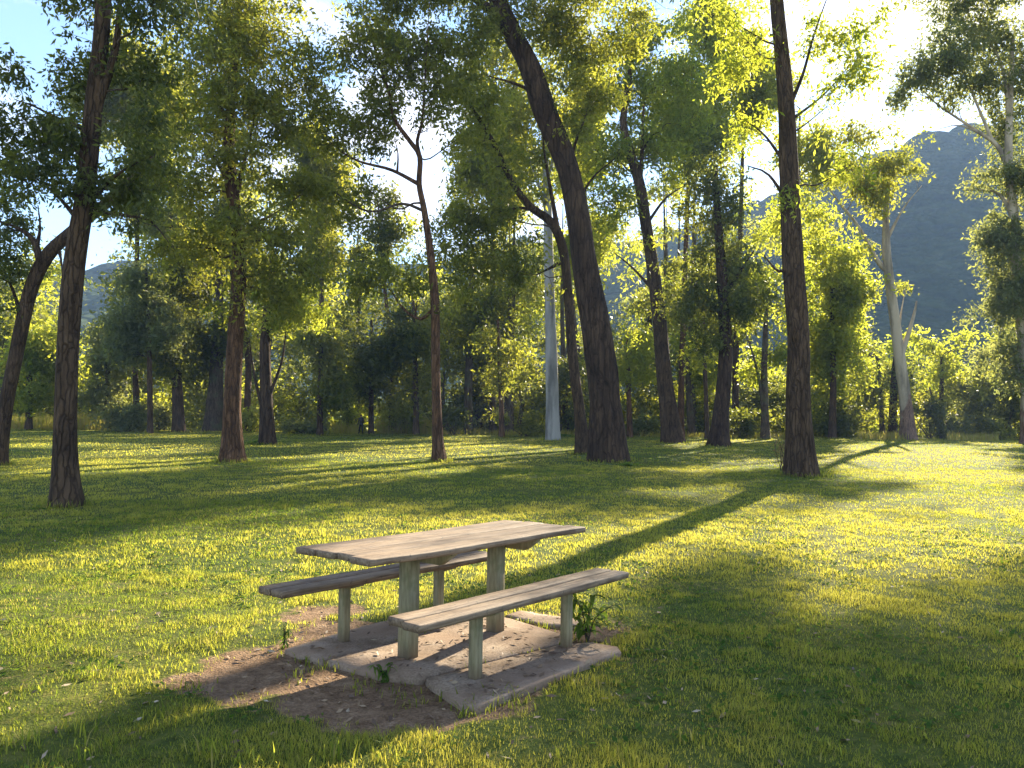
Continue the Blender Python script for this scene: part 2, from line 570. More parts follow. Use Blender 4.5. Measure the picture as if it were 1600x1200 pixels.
SOIL_PX = [[(270, 1062), (330, 1030), (430, 1005), (470, 965), (560, 965), (640, 975), (800, 955), (900, 962), (960, 990), (975, 1020), (900, 1060), (800, 1105), (700, 1135), (560, 1142), (460, 1120), (380, 1100), (330, 1082)],
           [(925, 965), (955, 945), (975, 955), (985, 985), (985, 1010), (930, 1008)],
           [(400, 975), (470, 940), (560, 940), (600, 960), (470, 990)]]
SOIL_XY = [[tuple(ground_at(*p)[:2]) for p in q] for q in SOIL_PX]


def poly_sd(x, y, poly):
    """distance inside (+) / outside (-) a polygon"""
    x = np.asarray(x, float); y = np.asarray(y, float)
    best = np.full(x.shape, 1e9)
    n = len(poly)
    for i in range(n):
        ax, ay = poly[i]; bx, by = poly[(i + 1) % n]
        L2 = (bx - ax) ** 2 + (by - ay) ** 2
        t = np.clip(((x - ax) * (bx - ax) + (y - ay) * (by - ay)) / L2, 0, 1)
        best = np.minimum(best, np.hypot(x - ax - t * (bx - ax), y - ay - t * (by - ay)))
    return np.where(in_poly(x, y, poly), best, -best)


def soil(x, y):
    """0..1 bare-earth amount"""
    x = np.asarray(x, float); y = np.asarray(y, float)
    s = np.zeros(x.shape)
    near = (np.abs(x) < 6) & (y > 2) & (y < 10)
    if near.any():
        xs, ys = x[near], y[near]
        a = np.full(xs.shape, -9.0)
        for k, p in enumerate(SOIL_XY):
            sd = poly_sd(xs, ys, p) - (0.0, .12, .08)[k]
            a = np.maximum(a, sd)
        a = a + (fbm(xs * 3.1, ys * 3.1, 4) - .5) * .5 + (fbm(xs * 13, ys * 13, 3) - .5) * .28
        s[near] = np.clip(a / .24 + .45, 0, 1)
    pat = np.clip((fbm(x * 2.2 + 40, y * 2.2 + 11, 4) - .66) * 7, 0, .3)
    return np.maximum(s, pat)


def gz(x, y):
    return zg(x, y) + (fbm(np.asarray(x) * .5, np.asarray(y) * .5, 3) - .5) * .07 + (fbm(np.asarray(x) * 3.3, np.asarray(y) * 3.3, 3) - .5) * .035



# ground: one sheet to the horizon, fine near the table
xs = np.concatenate([-np.geomspace(700, 6.2, 60), np.arange(-6, 6.01, .06), np.geomspace(6.2, 700, 60)])
ys = np.concatenate([-np.geomspace(60, 2, 10), np.arange(1.6, 12, .06), np.geomspace(12.1, 900, 110)])
GX, GY = np.meshgrid(xs, ys)
GZ = gz(GX, GY)
uu, vv = uv(GX, GY)
padm = np.clip(1.3 - np.maximum(np.abs(uu) / 1.1, np.abs(vv) / 1.0), 0, 1) ** .5
GZ = GZ * (1 - padm) + (zg(GX, GY) + .012) * padm
SL = soil(GX, GY)
GZ -= SL * .015
nx, ny = len(xs), len(ys)
ii = (np.arange(ny - 1)[:, None] * nx + np.arange(nx - 1)[None, :]).ravel()
GF = np.stack([ii, ii + 1, ii + nx + 1, ii + nx], 1)
m, nt, N = nmat('lawn_ground')
at = N('ShaderNodeAttribute', attribute_name='soil')
tc = N('ShaderNodeTexCoord')
n1 = N('ShaderNodeTexNoise', ins={'Vector': tc.outputs['Object'], 'Scale': 9.0, 'Detail': 8.0, 'Roughness': .7})
n2 = N('ShaderNodeTexNoise', ins={'Vector': tc.outputs['Object'], 'Scale': .55, 'Detail': 5.0})
n3 = N('ShaderNodeTexNoise', ins={'Vector': tc.outputs['Object'], 'Scale': 60.0, 'Detail': 4.0})
g1 = ramp(nt, n1.outputs['Fac'], [(.3, (.035, .05, .012)), (.5, (.075, .095, .02)), (.72, (.15, .14, .04))])
g2 = ramp(nt, n2.outputs['Fac'], [(.35, (.8, .95, .8)), (.65, (1.25, 1.1, .9))])
g = N('ShaderNodeMix', data_type='RGBA', blend_type='MULTIPLY', ins={'Factor': 1.0, 'A': g1, 'B': g2}).outputs['Result']
s1 = ramp(nt, n1.outputs['Fac'], [(.3, (.115, .070, .040)), (.55, (.225, .145, .085)), (.75, (.33, .235, .15))])
s2 = ramp(nt, n3.outputs['Fac'], [(.35, (.7, .7, .7)), (.65, (1.2, 1.2, 1.2))])
s = N('ShaderNodeMix', data_type='RGBA', blend_type='MULTIPLY', ins={'Factor': 1.0, 'A': s1, 'B': s2}).outputs['Result']
fm = N('ShaderNodeMath', operation='MULTIPLY_ADD', ins={0: n1.outputs['Fac'], 1: .8, 2: at.outputs['Fac']})
fr = N('ShaderNodeMapRange', ins={'Value': fm.outputs[0], 'From Min': .7, 'From Max': 1.0})
c = N('ShaderNodeMix', data_type='RGBA', ins={'Factor': fr.outputs[0], 'A': g, 'B': s}).outputs['Result']
hh = N('ShaderNodeMath', operation='ADD', ins={0: n1.outputs['Fac'], 1: n3.outputs['Fac']})
bp = N('ShaderNodeBump', ins={'Height': hh.outputs[0], 'Strength': .8, 'Distance': .03})
p = N('ShaderNodeBsdfPrincipled', ins={'Base Color': c, 'Roughness': .95, 'Specular IOR Level': .1, 'Normal': bp.outputs[0]})
N('ShaderNodeOutputMaterial', ins={0: p.outputs[0]})
g = link('ground', make_mesh('ground', np.stack([GX, GY, GZ], -1).reshape(-1, 3), [GF], [m], None, {'soil': ('POINT', SL.ravel())}, True))
tag(g, kind='structure')


def ground_h(x, y):
    z = gz(x, y); u, v = uv(x, y)
    pm = np.clip(1.3 - np.maximum(np.abs(u) / 1.1, np.abs(v) / 1.0), 0, 1) ** .5
    return z * (1 - pm) + (zg(x, y) + .012) * pm - soil(x, y) * .015


# ------------------------------------------------------------------ concrete pads (outlines in table coordinates)
PADS = [
    [(-.80, .32), (-.76, -.12), (-.66, -.36), (.46, -.5), (.69, -.44), (.8, .17), (.76, .34)],
    [(-.82, .345), (-.82, .74), (-.3, .80), (.3, .83), (.95, .8), (1.02, .45), (.78, .36)],
    [(-.64, -.39), (-.82, -.86), (-.78, -.92), (.62, -.93), (.69, -.86), (.65, -.66), (.46, -.535)],
    [(.86, -.10), (.9, .32), (1.12, .34), (1.2, -.2), (1.03, -.36)],
]
m, nt, N = nmat('old_concrete')
tc = N('ShaderNodeTexCoord')
n1 = N('ShaderNodeTexNoise', ins={'Vector': tc.outputs['Object'], 'Scale': 4.0, 'Detail': 8.0, 'Roughness': .65})
n2 = N('ShaderNodeTexNoise', ins={'Vector': tc.outputs['Object'], 'Scale': 70.0, 'Detail': 3.0})
n3 = N('ShaderNodeTexNoise', ins={'Vector': tc.outputs['Object'], 'Scale': 1.7, 'Detail': 4.0})
c1 = ramp(nt, n1.outputs['Fac'], [(.3, (.16, .11, .073)), (.5, (.28, .205, .145)), (.72, (.37, .295, .225))])
c2 = ramp(nt, n2.outputs['Fac'], [(.3, (.65, .63, .6)), (.6, (1.1, 1.1, 1.1))])
c = N('ShaderNodeMix', data_type='RGBA', blend_type='MULTIPLY', ins={'Factor': 1.0, 'A': c1, 'B': c2}).outputs['Result']
f = N('ShaderNodeMapRange', ins={'Value': n3.outputs['Fac'], 'From Min': .45, 'From Max': .62, 'To Max': .8})
c = N('ShaderNodeMix', data_type='RGBA', ins={'Factor': f.outputs[0], 'A': c, 'B': (.24, .16, .105, 1)}).outputs['Result']
hh = N('ShaderNodeMath', operation='MULTIPLY_ADD', ins={0: n2.outputs['Fac'], 1: .3, 2: n1.outputs['Fac']})
bp = N('ShaderNodeBump', ins={'Height': hh.outputs[0], 'Strength': .6, 'Distance': .02})
p = N('ShaderNodeBsdfPrincipled', ins={'Base Color': c, 'Roughness': .9, 'Specular IOR Level': .2, 'Normal': bp.outputs[0]})
N('ShaderNodeOutputMaterial', ins={0: p.outputs[0]})
CONC = m
pb = Build()
for k, P in enumerate(PADS):
    P = np.array(P); n = len(P)
    ring = []
    for i in range(n):
        a, b = P[i], P[(i + 1) % n]
        q = max(2, int(np.linalg.norm(b - a) / .05))
        ring.append(a + (b - a) * (np.arange(q) / q)[:, None])
    ring = np.vstack(ring)
    ctr = ring.mean(0)
    ring = ring + (fbm(ring[:, 0] * 6 + k * 9, ring[:, 1] * 6, 3) - .5)[:, None] * .03 * (ring - ctr) / np.linalg.norm(ring - ctr, axis=1)[:, None]
    rings = []
    top = .034 - .006 * (k == 1) - .02 * (k == 3)
    for s, z in ((1.0, -.08), (1.0, top - .012), (.988, top), (.6, top + .002), (.25, top + .002)):
        q = ctr + (ring - ctr) * s
        z2 = z + (fbm(q[:, 0] * 2 + 3, q[:, 1] * 2, 2) - .5) * .012 * (z > 0)
        x, y = xy(q[:, 0], q[:, 1])
        rings.append(np.stack([x, y, z2], 1))
    V = np.vstack(rings); M = len(ring)
    j = np.arange(M); F = np.vstack([np.stack([a * M + j, a * M + (j + 1) % M, (a + 1) * M + (j + 1) % M, (a + 1) * M + j], 1) for a in range(4)])
    V = np.vstack([V, rings[-1].mean(0)])
    T = np.stack([4 * M + j, 4 * M + (j + 1) % M, np.full(M, len(V) - 1)], 1)
    pb.add(V, F, T)
tag(link('concrete_pad', pb.mesh('concrete_pad', [CONC])), 'stained broken concrete slabs under the picnic table and benches', 'concrete pad', kind='structure')


def on_pad(x, y, grow=0.0):
    u, v = uv(x, y)
    r = np.zeros(np.shape(u), bool)
    for P in PADS:
        r |= poly_sd(u, v, P) > -grow
    return r


# ------------------------------------------------------------------ picnic table and benches
def wood_mat(name, cols, edge_dark=1.0):
    m, nt, N = nmat(name)
    tc = N('ShaderNodeTexCoord')
    mp = N('ShaderNodeMapping', ins={'Vector': tc.outputs['Object'], 'Scale': (1.2, 22, 22)})
    g = N('ShaderNodeTexNoise', ins={'Vector': mp.outputs[0], 'Scale': 2.4, 'Detail': 8.0, 'Roughness': .65, 'Distortion': .6})
    st = N('ShaderNodeTexNoise', ins={'Vector': tc.outputs['Object'], 'Scale': 3.2, 'Detail': 5.0, 'Roughness': .6})
    fl = N('ShaderNodeTexNoise', ins={'Vector': tc.outputs['Object'], 'Scale': 34.0, 'Detail': 3.0})
    c = ramp(nt, g.outputs['Fac'], cols)
    s = ramp(nt, st.outputs['Fac'], [(.32, (.55, .5, .47)), (.5, (1, .97, .94)), (.7, (1.12, 1.1, 1.06))])
    c = N('ShaderNodeMix', data_type='RGBA', blend_type='MULTIPLY', ins={'Factor': 1.0, 'A': c, 'B': s}).outputs['Result']
    k = N('ShaderNodeMapRange', ins={'Value': fl.outputs['Fac'], 'From Min': .63, 'From Max': .68, 'To Max': .7})
    c = N('ShaderNodeMix', data_type='RGBA', ins={'Factor': k.outputs[0], 'A': c, 'B': (.09, .07, .055, 1)}).outputs['Result']
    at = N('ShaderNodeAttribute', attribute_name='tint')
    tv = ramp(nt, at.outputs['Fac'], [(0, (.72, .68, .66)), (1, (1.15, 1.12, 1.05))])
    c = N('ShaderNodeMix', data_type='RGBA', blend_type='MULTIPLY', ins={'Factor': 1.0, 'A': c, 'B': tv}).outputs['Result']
    b = N('ShaderNodeBump', ins={'Height': g.outputs['Fac'], 'Strength': .5, 'Distance': .006})
    p = N('ShaderNodeBsdfPrincipled', ins={'Base Color': c, 'Roughness': .72, 'Specular IOR Level': .3, 'Normal': b.outputs[0]})
    N('ShaderNodeOutputMaterial', ins={0: p.outputs[0]})
    return m


WOOD = wood_mat('weathered_boards', [(.3, (.09, .064, .042)), (.48, (.21, .155, .107)), (.7, (.36, .28, .20))])
m, nt, N = nmat('weathered_post_paint')
tc = N('ShaderNodeTexCoord')
mp = N('ShaderNodeMapping', ins={'Vector': tc.outputs['Object'], 'Scale': (14, 14, 2.0)})
g = N('ShaderNodeTexNoise', ins={'Vector': mp.outputs[0], 'Scale': 2.0, 'Detail': 7.0, 'Roughness': .65})
st = N('ShaderNodeTexNoise', ins={'Vector': tc.outputs['Object'], 'Scale': 7.0, 'Detail': 5.0})
c = ramp(nt, g.outputs['Fac'], [(.3, (.14, .115, .065)), (.5, (.26, .225, .13)), (.7, (.36, .315, .20))])
k = N('ShaderNodeMapRange', ins={'Value': st.outputs['Fac'], 'From Min': .5, 'From Max': .66, 'To Max': .7})
c = N('ShaderNodeMix', data_type='RGBA', ins={'Factor': k.outputs[0], 'A': c, 'B': (.14, .145, .065, 1)}).outputs['Result']
sep = N('ShaderNodeSeparateXYZ', ins={0: tc.outputs['Object']})
dr = N('ShaderNodeMapRange', ins={'Value': sep.outputs['Z'], 'From Min': .03, 'From Max': .14, 'To Min': .8, 'To Max': 0.0})
c = N('ShaderNodeMix', data_type='RGBA', ins={'Factor': dr.outputs[0], 'A': c, 'B': (.13, .085, .055, 1)}).outputs['Result']
b = N('ShaderNodeBump', ins={'Height': g.outputs['Fac'], 'Strength': .35, 'Distance': .006})
p = N('ShaderNodeBsdfPrincipled', ins={'Base Color': c, 'Roughness': .75, 'Specular IOR Level': .3, 'Normal': b.outputs[0]})
N('ShaderNodeOutputMaterial', ins={0: p.outputs[0]})
POST = m


def prism(sec, axis, a, b, bev=.004):
    """extrude a convex outline (list of 2-D points) along axis 'x','y','z' from a to b with small chamfered ends"""
    S = np.array(sec, float); c = S.mean(0); n = len(S)
    L = abs(b - a)
    def ring(t, k):
        q = c + (S - c) * (1 - k / np.maximum(np.abs(S - c).max(), .01))
        z = np.full((n, 1), t)
        if axis == 'z': return np.hstack([q, z])
        if axis == 'x': return np.hstack([z, q])
        return np.hstack([q[:, :1], z, q[:, 1:]])
    sg = 1 if b > a else -1
    V = np.vstack([ring(a, bev), ring(a + sg * bev, 0), ring(b - sg * bev, 0), ring(b, bev)])
    j = np.arange(n)
    F = np.vstack([np.stack([k * n + j, k * n + (j + 1) % n, (k + 1) * n + (j + 1) % n, (k + 1) * n + j], 1) for k in range(3)])
    V = np.vstack([V, V[:n].mean(0), V[3 * n:4 * n].mean(0)])
    T = np.vstack([np.stack([(j + 1) % n, j, np.full(n, 4 * n)], 1), np.stack([3 * n + j, 3 * n + (j + 1) % n, np.full(n, 4 * n + 1)], 1)])
    return V, F, T


def board_section(w, t, r=.006):
    """chamfered rectangle section (across, up)"""
    a, b = w / 2, t / 2
    return [(-a + r, -b), (a - r, -b), (a, -b + r), (a, b - r), (a - r, b), (-a + r, b), (-a, b - r), (-a, -b + r)]


def plank(bld, x0, x1, y0, y1, z0, z1, tint, sag=0.0, skew=(0, 0), seed=0):
    """board along x with worn edges; skew = how far each end runs out of square across the width"""
    n = 22
    sec = np.array(board_section(y1 - y0, z1 - z0, .007))
    t = np.concatenate([[0, .004], np.linspace(.02, .98, n), [.996, 1]])
    V = []
    for q in t:
        k = .96 if q in (0, 1) else 1.0
        s = sec * np.array([k, k])
        yy = (y0 + y1) / 2 + s[:, 0]; zz = (z0 + z1) / 2 + s[:, 1]
        fr = (s[:, 0] / (y1 - y0) + .5)
        xx = x0 + skew[0] * fr + (x1 + skew[1] * fr - x0 - skew[0] * fr) * q
        wob = (fbm(np.array([q * 5 + seed * 3.3]), np.array([seed * 1.7]), 2)[0] - .5) * .008
        V.append(np.stack([xx, yy + wob * .6, zz + wob - sag * math.sin(math.pi * q)], 1))
    V = np.vstack(V); M = 8; R = len(t); j = np.arange(M)
    F = np.vstack([np.stack([k * M + j, k * M + (j + 1) % M, (k + 1) * M + (j + 1) % M, (k + 1) * M + j], 1) for k in range(R - 1)])
    V = np.vstack([V, V[:M].mean(0), V[-M:].mean(0)])
    T = np.vstack([np.stack([(j + 1) % M, j, np.full(M, len(V) - 2)], 1), np.stack([(R - 1) * M + j, (R - 1) * M + (j + 1) % M, np.full(M, len(V) - 1)], 1)])
    bld.add(V, F, T, 0, np.full(len(F), tint))


def bracket(u, half, ztop, h, th):
    """cross bearer: trapezoid seen end on, spanning across under the boards"""
    sec = [(-half, ztop - .012), (-half + .11, ztop - h), (half - .11, ztop - h), (half, ztop - .012), (half, ztop), (-half, ztop)]
    return prism(sec, 'x', u - th / 2, u + th / 2, .003)


def sq(p, z=0):
    return [(-p / 2 + .005, -p / 2), (p / 2 - .005, -p / 2), (p / 2, -p / 2 + .005), (p / 2, p / 2 - .005), (p / 2 - .005, p / 2), (-p / 2 + .005, p / 2), (-p / 2, p / 2 - .005), (-p / 2, -p / 2 + .005)]


HT, HB = .75, .462
tb = link('picnic_table', None, None, (TX, TY, 0), TA)
tag(tb, 'weathered wooden picnic table with two square posts, standing on the concrete slab', 'picnic table')
b = Build()
ws = [(-.358, -.182), (-.176, .0), (.006, .176), (.182, .358)]
ends = [(-1.045, 1.03), (-.995, 1.0), (-1.012, .99), (-1.02, .955)]
for k, ((y0, y1), (x0, x1)) in enumerate(zip(ws, ends)):
    plank(b, x0, x1, y0, y1, HT - .04 + (.004, 0, .002, 0)[k], HT + (.004, 0, .002, 0)[k], (.75, .35, .5, .3)[k], .004, ((0, 0), (.004, 0), (0, .0), (-.006, -.02))[k], k)
link('tabletop', b.mesh('tabletop', [WOOD]), tb)
for sx in (-.42, .42):
    V, F, T = prism(sq(.096), 'z', -.05, HT - .041, .003)
    b = Build(); b.add(V, F, T); link('post', b.mesh('post', [POST]), tb, (sx, 0, 0))
    b = Build(); V, F, T = bracket(sx + .075, .325, HT - .041, .085, .05); b.add(V, F, T); link('cross_bearer', b.mesh('cross_bearer', [POST]), tb)


def bench(v, label, seed, lights):
    x, y = xy(0, v)
    r = link('bench', None, None, (x, y, 0), TA)
    tag(r, label, 'bench', 'benches beside the picnic table')
    b = Build()
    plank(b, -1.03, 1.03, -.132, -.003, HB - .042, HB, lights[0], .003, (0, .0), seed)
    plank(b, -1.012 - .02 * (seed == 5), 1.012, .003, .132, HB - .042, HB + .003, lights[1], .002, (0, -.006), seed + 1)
    link('seat', b.mesh('seat', [WOOD]), r)
    for sx in (-.45, .45):
        V, F, T = prism(sq(.062), 'z', -.05, HB - .043, .003)
        q = Build(); q.add(V, F, T); link('leg', q.mesh('leg', [POST]), r, (sx, 0, 0))
        q = Build(); V, F, T = bracket(sx + .052, .12, HB - .043, .045, .034); q.add(V, F, T); link('cross_bearer', q.mesh('cross_bearer', [POST]), r)
    return r


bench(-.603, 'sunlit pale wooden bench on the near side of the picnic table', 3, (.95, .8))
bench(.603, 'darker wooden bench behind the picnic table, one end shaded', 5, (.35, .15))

# ------------------------------------------------------------------ hills far behind
def hills():
    X = np.arange(-560, 700, 3.6); Y = np.arange(165, 470, 3.6)
    gx, gy = np.meshgrid(X, Y)
    # skyline as seen from the path: (photo x, photo y) for a ridge about 380 m away
    px = np.array([-500, -200, 0, 180, 400, 620, 800, 1000, 1200, 1330, 1480, 1600, 1800, 2300])
    py = np.array([490, 465, 450, 432, 415, 405, 390, 365, 315, 245, 184, 178, 150, 260])
    D = 380.0
    rx = (px - 800) / FPX * D
    rz = (669 - py) / FPX * D + CAM_H
    ridge = np.interp(gx, rx, rz)
    f = np.clip((gy - 170) / (D - 170), 0, 1)
    back = np.clip((gy - D) / 240, 0, 1)
    spur = fbm(gx / 130 + 3, gy / 170, 4)
    z = ridge * (f ** 1.25) * (1 - .55 * back ** 2) * (.78 + .44 * spur * (1 - f) + .22 * f)
    z += f * ((vnoise(gx / 5.5, gy / 5.5) - .5) * 5 + (fbm(gx / 16, gy / 16, 3) - .5) * 10 + (fbm(gx / 60 + 9, gy / 60, 3) - .5) * 20)
    z += 1.1
    z = np.where(f <= 0, .6, z)
    nx, ny = len(X), len(Y)
    ii = (np.arange(ny - 1)[:, None] * nx + np.arange(nx - 1)[None, :]).ravel()
    F = np.stack([ii, ii + 1, ii + nx + 1, ii + nx], 1)
    m, nt, N = nmat('hill_forest')
    tc = N('ShaderNodeTexCoord')
    v = N('ShaderNodeTexVoronoi', ins={'Vector': tc.outputs['Object'], 'Scale': .22, 'Randomness': 1.0})
    n = N('ShaderNodeTexNoise', ins={'Vector': tc.outputs['Object'], 'Scale': .05, 'Detail': 8.0, 'Roughness': .7})
    c = ramp(nt, n.outputs['Fac'], [(.3, (.022, .036, .022)), (.55, (.05, .07, .035)), (.75, (.09, .10, .05))])
    b = N('ShaderNodeBump', ins={'Height': v.outputs['Distance'], 'Strength': 1.0, 'Distance': -5.0})
    p = N('ShaderNodeBsdfPrincipled', ins={'Base Color': c, 'Roughness': 1.0, 'Specular IOR Level': 0.0, 'Normal': b.outputs[0]})
    N('ShaderNodeOutputMaterial', ins={0: p.outputs[0]})
    tag(link('hills', make_mesh('hills', np.stack([gx, gy, z], -1).reshape(-1, 3), [F], [m], None, None, True)), kind='structure')


hills()

# ------------------------------------------------------------------ the large trees on the lawn
tree('eucalypt_tree', 'tall dark-barked forked tree nearest on the left, whole trunk from grass to top of photo', 'tree',
     [(103, 792, 42), (102, 700, 35), (105, 560, 32), (113, 440, 30), (122, 370, 30), (134, 300, 29), (145, 180, 27), (158, 60, 24), (165, -60, 20), (176, -220, 12)],
     [[(160, 172, 18), (181, 95, 15), (194, 20, 13), (200, -70, 9)], [(136, 332, 13), (168, 285, 9), (200, 262, 6), (232, 245, 4)],
      [(140, 330, 9), (205, 338, 7), (236, 346, 6), (262, 378, 4)], [(130, 345, 9), (95, 310, 7), (60, 280, 5)], [(143, 210, 9), (100, 190, 7), (60, 170, 5), (30, 160, 3)]],
     [(50, 205, 72, 62, 1.1), (85, 285, 60, 42, .9), (190, 285, 62, 55, .9), (235, 205, 60, 60, .8), (110, 120, 50, 45, .8), (215, 100, 60, 50, .9), (140, 300, 36, 34, 1.4),
      (30, 120, 45, 38, .6), (250, 20, 80, 55), (110, -40, 80, 55), (215, 350, 50, 28, .5), (15, 260, 45, 55, .8), (150, 60, 60, 50, .5), (180, -120, 150, 70), (-40, 180, 60, 80), (110, 220, 45, 40, .8)],
     'dark', 'brown', dens=1.05, subr=23, leaf_px=(9.0, 3.4), per=52, flare=1.3)

tree('eucalypt_tree', 'dark leaning tree at the left edge whose crooked limbs cross behind the tall forked trunk', 'tree',
     [(-4, 728, 24), (8, 640, 21), (24, 560, 20), (46, 460, 20), (72, 402, 20), (110, 364, 18), (165, 318, 16), (215, 272, 12), (250, 225, 8)],
     [[(62, 412, 13), (52, 375, 11), (25, 355, 8), (-15, 342, 6)], [(54, 385, 8), (62, 355, 5), (58, 320, 4)], [(34, 495, 8), (12, 440, 6), (-12, 435, 5)], [(90, 382, 8), (95, 405, 5), (97, 430, 4)]],
     [(25, 335, 42, 34, .8), (15, 405, 38, 44, .9), (70, 310, 30, 24, .5), (0, 470, 30, 26, .6), (225, 250, 45, 45, .8), (185, 300, 30, 26, .6), (-30, 340, 50, 70)],
     'dark', 'brown', dens=.9, subr=20, leaf_px=(7.5, 3.0), tint=.6)

tree('eucalypt_tree', 'straight reddish-brown tree left of centre, very full crown down to a low leafy skirt', 'tree',
     [(363, 722, 31), (363, 640, 27), (366, 560, 25), (372, 460, 23), (374, 400, 21), (367, 330, 19), (358, 250, 18), (362, 150, 14), (370, 50, 11), (375, -80, 7)],
     [[(366, 320, 11), (380, 268, 9), (392, 225, 7), (410, 160, 5)], [(362, 290, 10), (330, 240, 7), (300, 200, 5)], [(372, 390, 9), (398, 350, 7), (430, 330, 5), (470, 300, 3)], [(360, 200, 8), (320, 120, 6), (300, 60, 4)]],
     [(330, 80, 88, 76), (425, 60, 84, 76), (300, 180, 76, 66), (430, 190, 80, 66), (360, 260, 88, 56), (462, 290, 66, 48), (282, 290, 56, 46), (430, 372, 78, 56), (332, 370, 58, 56),
      (470, 425, 48, 48, .9), (425, 468, 48, 44, .8), (255, 385, 42, 46, .7), (380, 150, 78, 76), (360, 0, 105, 56), (485, 130, 52, 60, 1), (510, 160, 40, 70, .7), (370, -90, 130, 70), (340, 470, 34, 30, .6), (395, 430, 40, 40, .8)],
     'olive', 'red', dens=1.3, subr=23, leaf_px=(7.2, 2.8), per=60, flare=1.35)

tree('eucalypt_tree', 'slender young tree in the middle, thin forked top against the open sky', 'tree',
     [(686, 722, 20), (683, 660, 16), (681, 580, 14), (680, 480, 14), (673, 400, 12), (663, 330, 10), (655, 288, 9), (656, 245, 8), (640, 220, 7), (616, 185, 6), (606, 140, 5), (590, 90, 4), (575, 40, 3)],
     [[(655, 290, 7), (612, 267, 6), (560, 254, 5), (522, 230, 4), (488, 195, 3)], [(655, 245, 7), (652, 220, 6), (660, 190, 5), (664, 130, 4), (668, 60, 3), (672, 0, 2)], [(677, 517, 6), (657, 498, 6), (630, 482, 5), (612, 456, 4), (592, 433, 3)],
      [(626, 270, 4), (622, 240, 3), (616, 215, 2)], [(653, 492, 4), (652, 470, 3)]],
     [(592, 150, 54, 54, .9), (560, 80, 54, 54, .9), (640, 110, 52, 54, .9), (690, 140, 44, 46, .7), (612, 55, 52, 40), (545, 190, 44, 36, .8), (500, 220, 36, 28, .7), (715, 228, 26, 34, .6), (570, 300, 36, 26, .5), (545, 330, 44, 26, .6),
      (680, 60, 50, 50, .8), (600, 430, 44, 34, .8), (642, 440, 40, 30, .7), (610, -30, 110, 50), (668, 180, 26, 26, .6), (690, 480, 14, 16, .5), (555, 430, 36, 36, .7), (590, 220, 34, 26, .6), (515, 300, 40, 34, .7)],
     'olive', 'red', dens=1.35, subr=20, leaf_px=(7.0, 2.8), per=56, tint=.45, flare=1.4, segs=12)

tree('eucalypt_tree', 'massive blackish furrowed trunk leaning up to the left in the centre', 'tree',
     [(949, 720, 56), (946, 640, 49), (932, 520, 45), (916, 430, 41), (902, 335, 37), (884, 255, 35), (850, 170, 37), (828, 105, 34), (800, 50, 32), (778, 0, 28), (762, -90, 22), (740, -260, 12)],
     [[(786, 26, 22), (758, 12, 18), (736, -6, 16), (690, -60, 10)], [(893, 290, 7), (896, 235, 6), (915, 180, 5), (930, 120, 4)], [(900, 320, 6), (925, 280, 5), (960, 250, 3)], [(838, 150, 8), (800, 130, 6), (760, 120, 4)]],
     [(740, 60, 48, 56, .8), (862, 40, 78, 58), (925, 62, 66, 58), (800, -70, 190, 76), (930, 150, 56, 48, .8), (720, 125, 46, 46, .8), (690, -30, 80, 50), (800, 20, 40, 40, .6), (940, -20, 90, 60), (890, 115, 44, 34, .7), (900, 200, 30, 44, .5), (1000, 40, 60, 44, .6)],
     'olive', 'black', dens=1.3, subr=22, leaf_px=(7.0, 2.7), tint=.45, rough=.10, segs=28, flare=1.15)

tree('eucalypt_tree', 'brown trunk close behind the massive leaning one, bending left into dark crooked limbs', 'tree',
     [(911, 710, 22), (905, 640, 17), (895, 560, 16), (887, 450, 15), (880, 390, 15), (862, 348, 14), (828, 322, 12), (800, 284, 10), (772, 225, 8), (746, 182, 6), (722, 148, 4)],
     [[(870, 365, 10), (864, 320, 8), (850, 240, 6), (846, 180, 4)], [(842, 330, 7), (812, 325, 5), (780, 330, 4), (750, 325, 3)], [(882, 410, 8), (858, 420, 6), (838, 430, 4)], [(806, 292, 5), (790, 262, 4), (760, 262, 3)]],
     [(742, 330, 54, 46, .9), (728, 135, 44, 46, .8), (762, 175, 44, 54, .8), (705, 325, 36, 54, .8), (792, 265, 52, 36, .7), (850, 235, 38, 40, .8), (800, 400, 56, 54, .9), (742, 420, 56, 54, .9), (840, 440, 36, 40, .7), (720, 230, 40, 40, .7), (790, 340, 40, 34, .7), (690, 380, 40, 44, .7)],
     'olive', 'brown', dens=1.25, subr=21, leaf_px=(6.6, 2.6), tint=.42)

tree('gum_tree', 'smooth white-trunked gum standing straight behind the leaning trunks', 'tree',
     [(864, 673, 23), (862, 580, 19), (860, 500, 17), (857, 400, 15), (856, 330, 13), (853, 270, 11), (850, 200, 8), (848, 120, 6)],
     [[(856, 330, 6), (835, 270, 5), (820, 220, 4)], [(855, 290, 6), (872, 220, 5), (885, 150, 4)]],
     [(850, 150, 66, 58), (826, 250, 46, 48, .8), (872, 85, 58, 40), (800, 190, 50, 50, .8), (880, 200, 40, 50, .7), (840, 320, 30, 30, .6)],
     'olive', 'white', dens=1.0, subr=19, leaf_px=(6.0, 2.3), tint=.55, d=47, fine=False, flare=1.05)

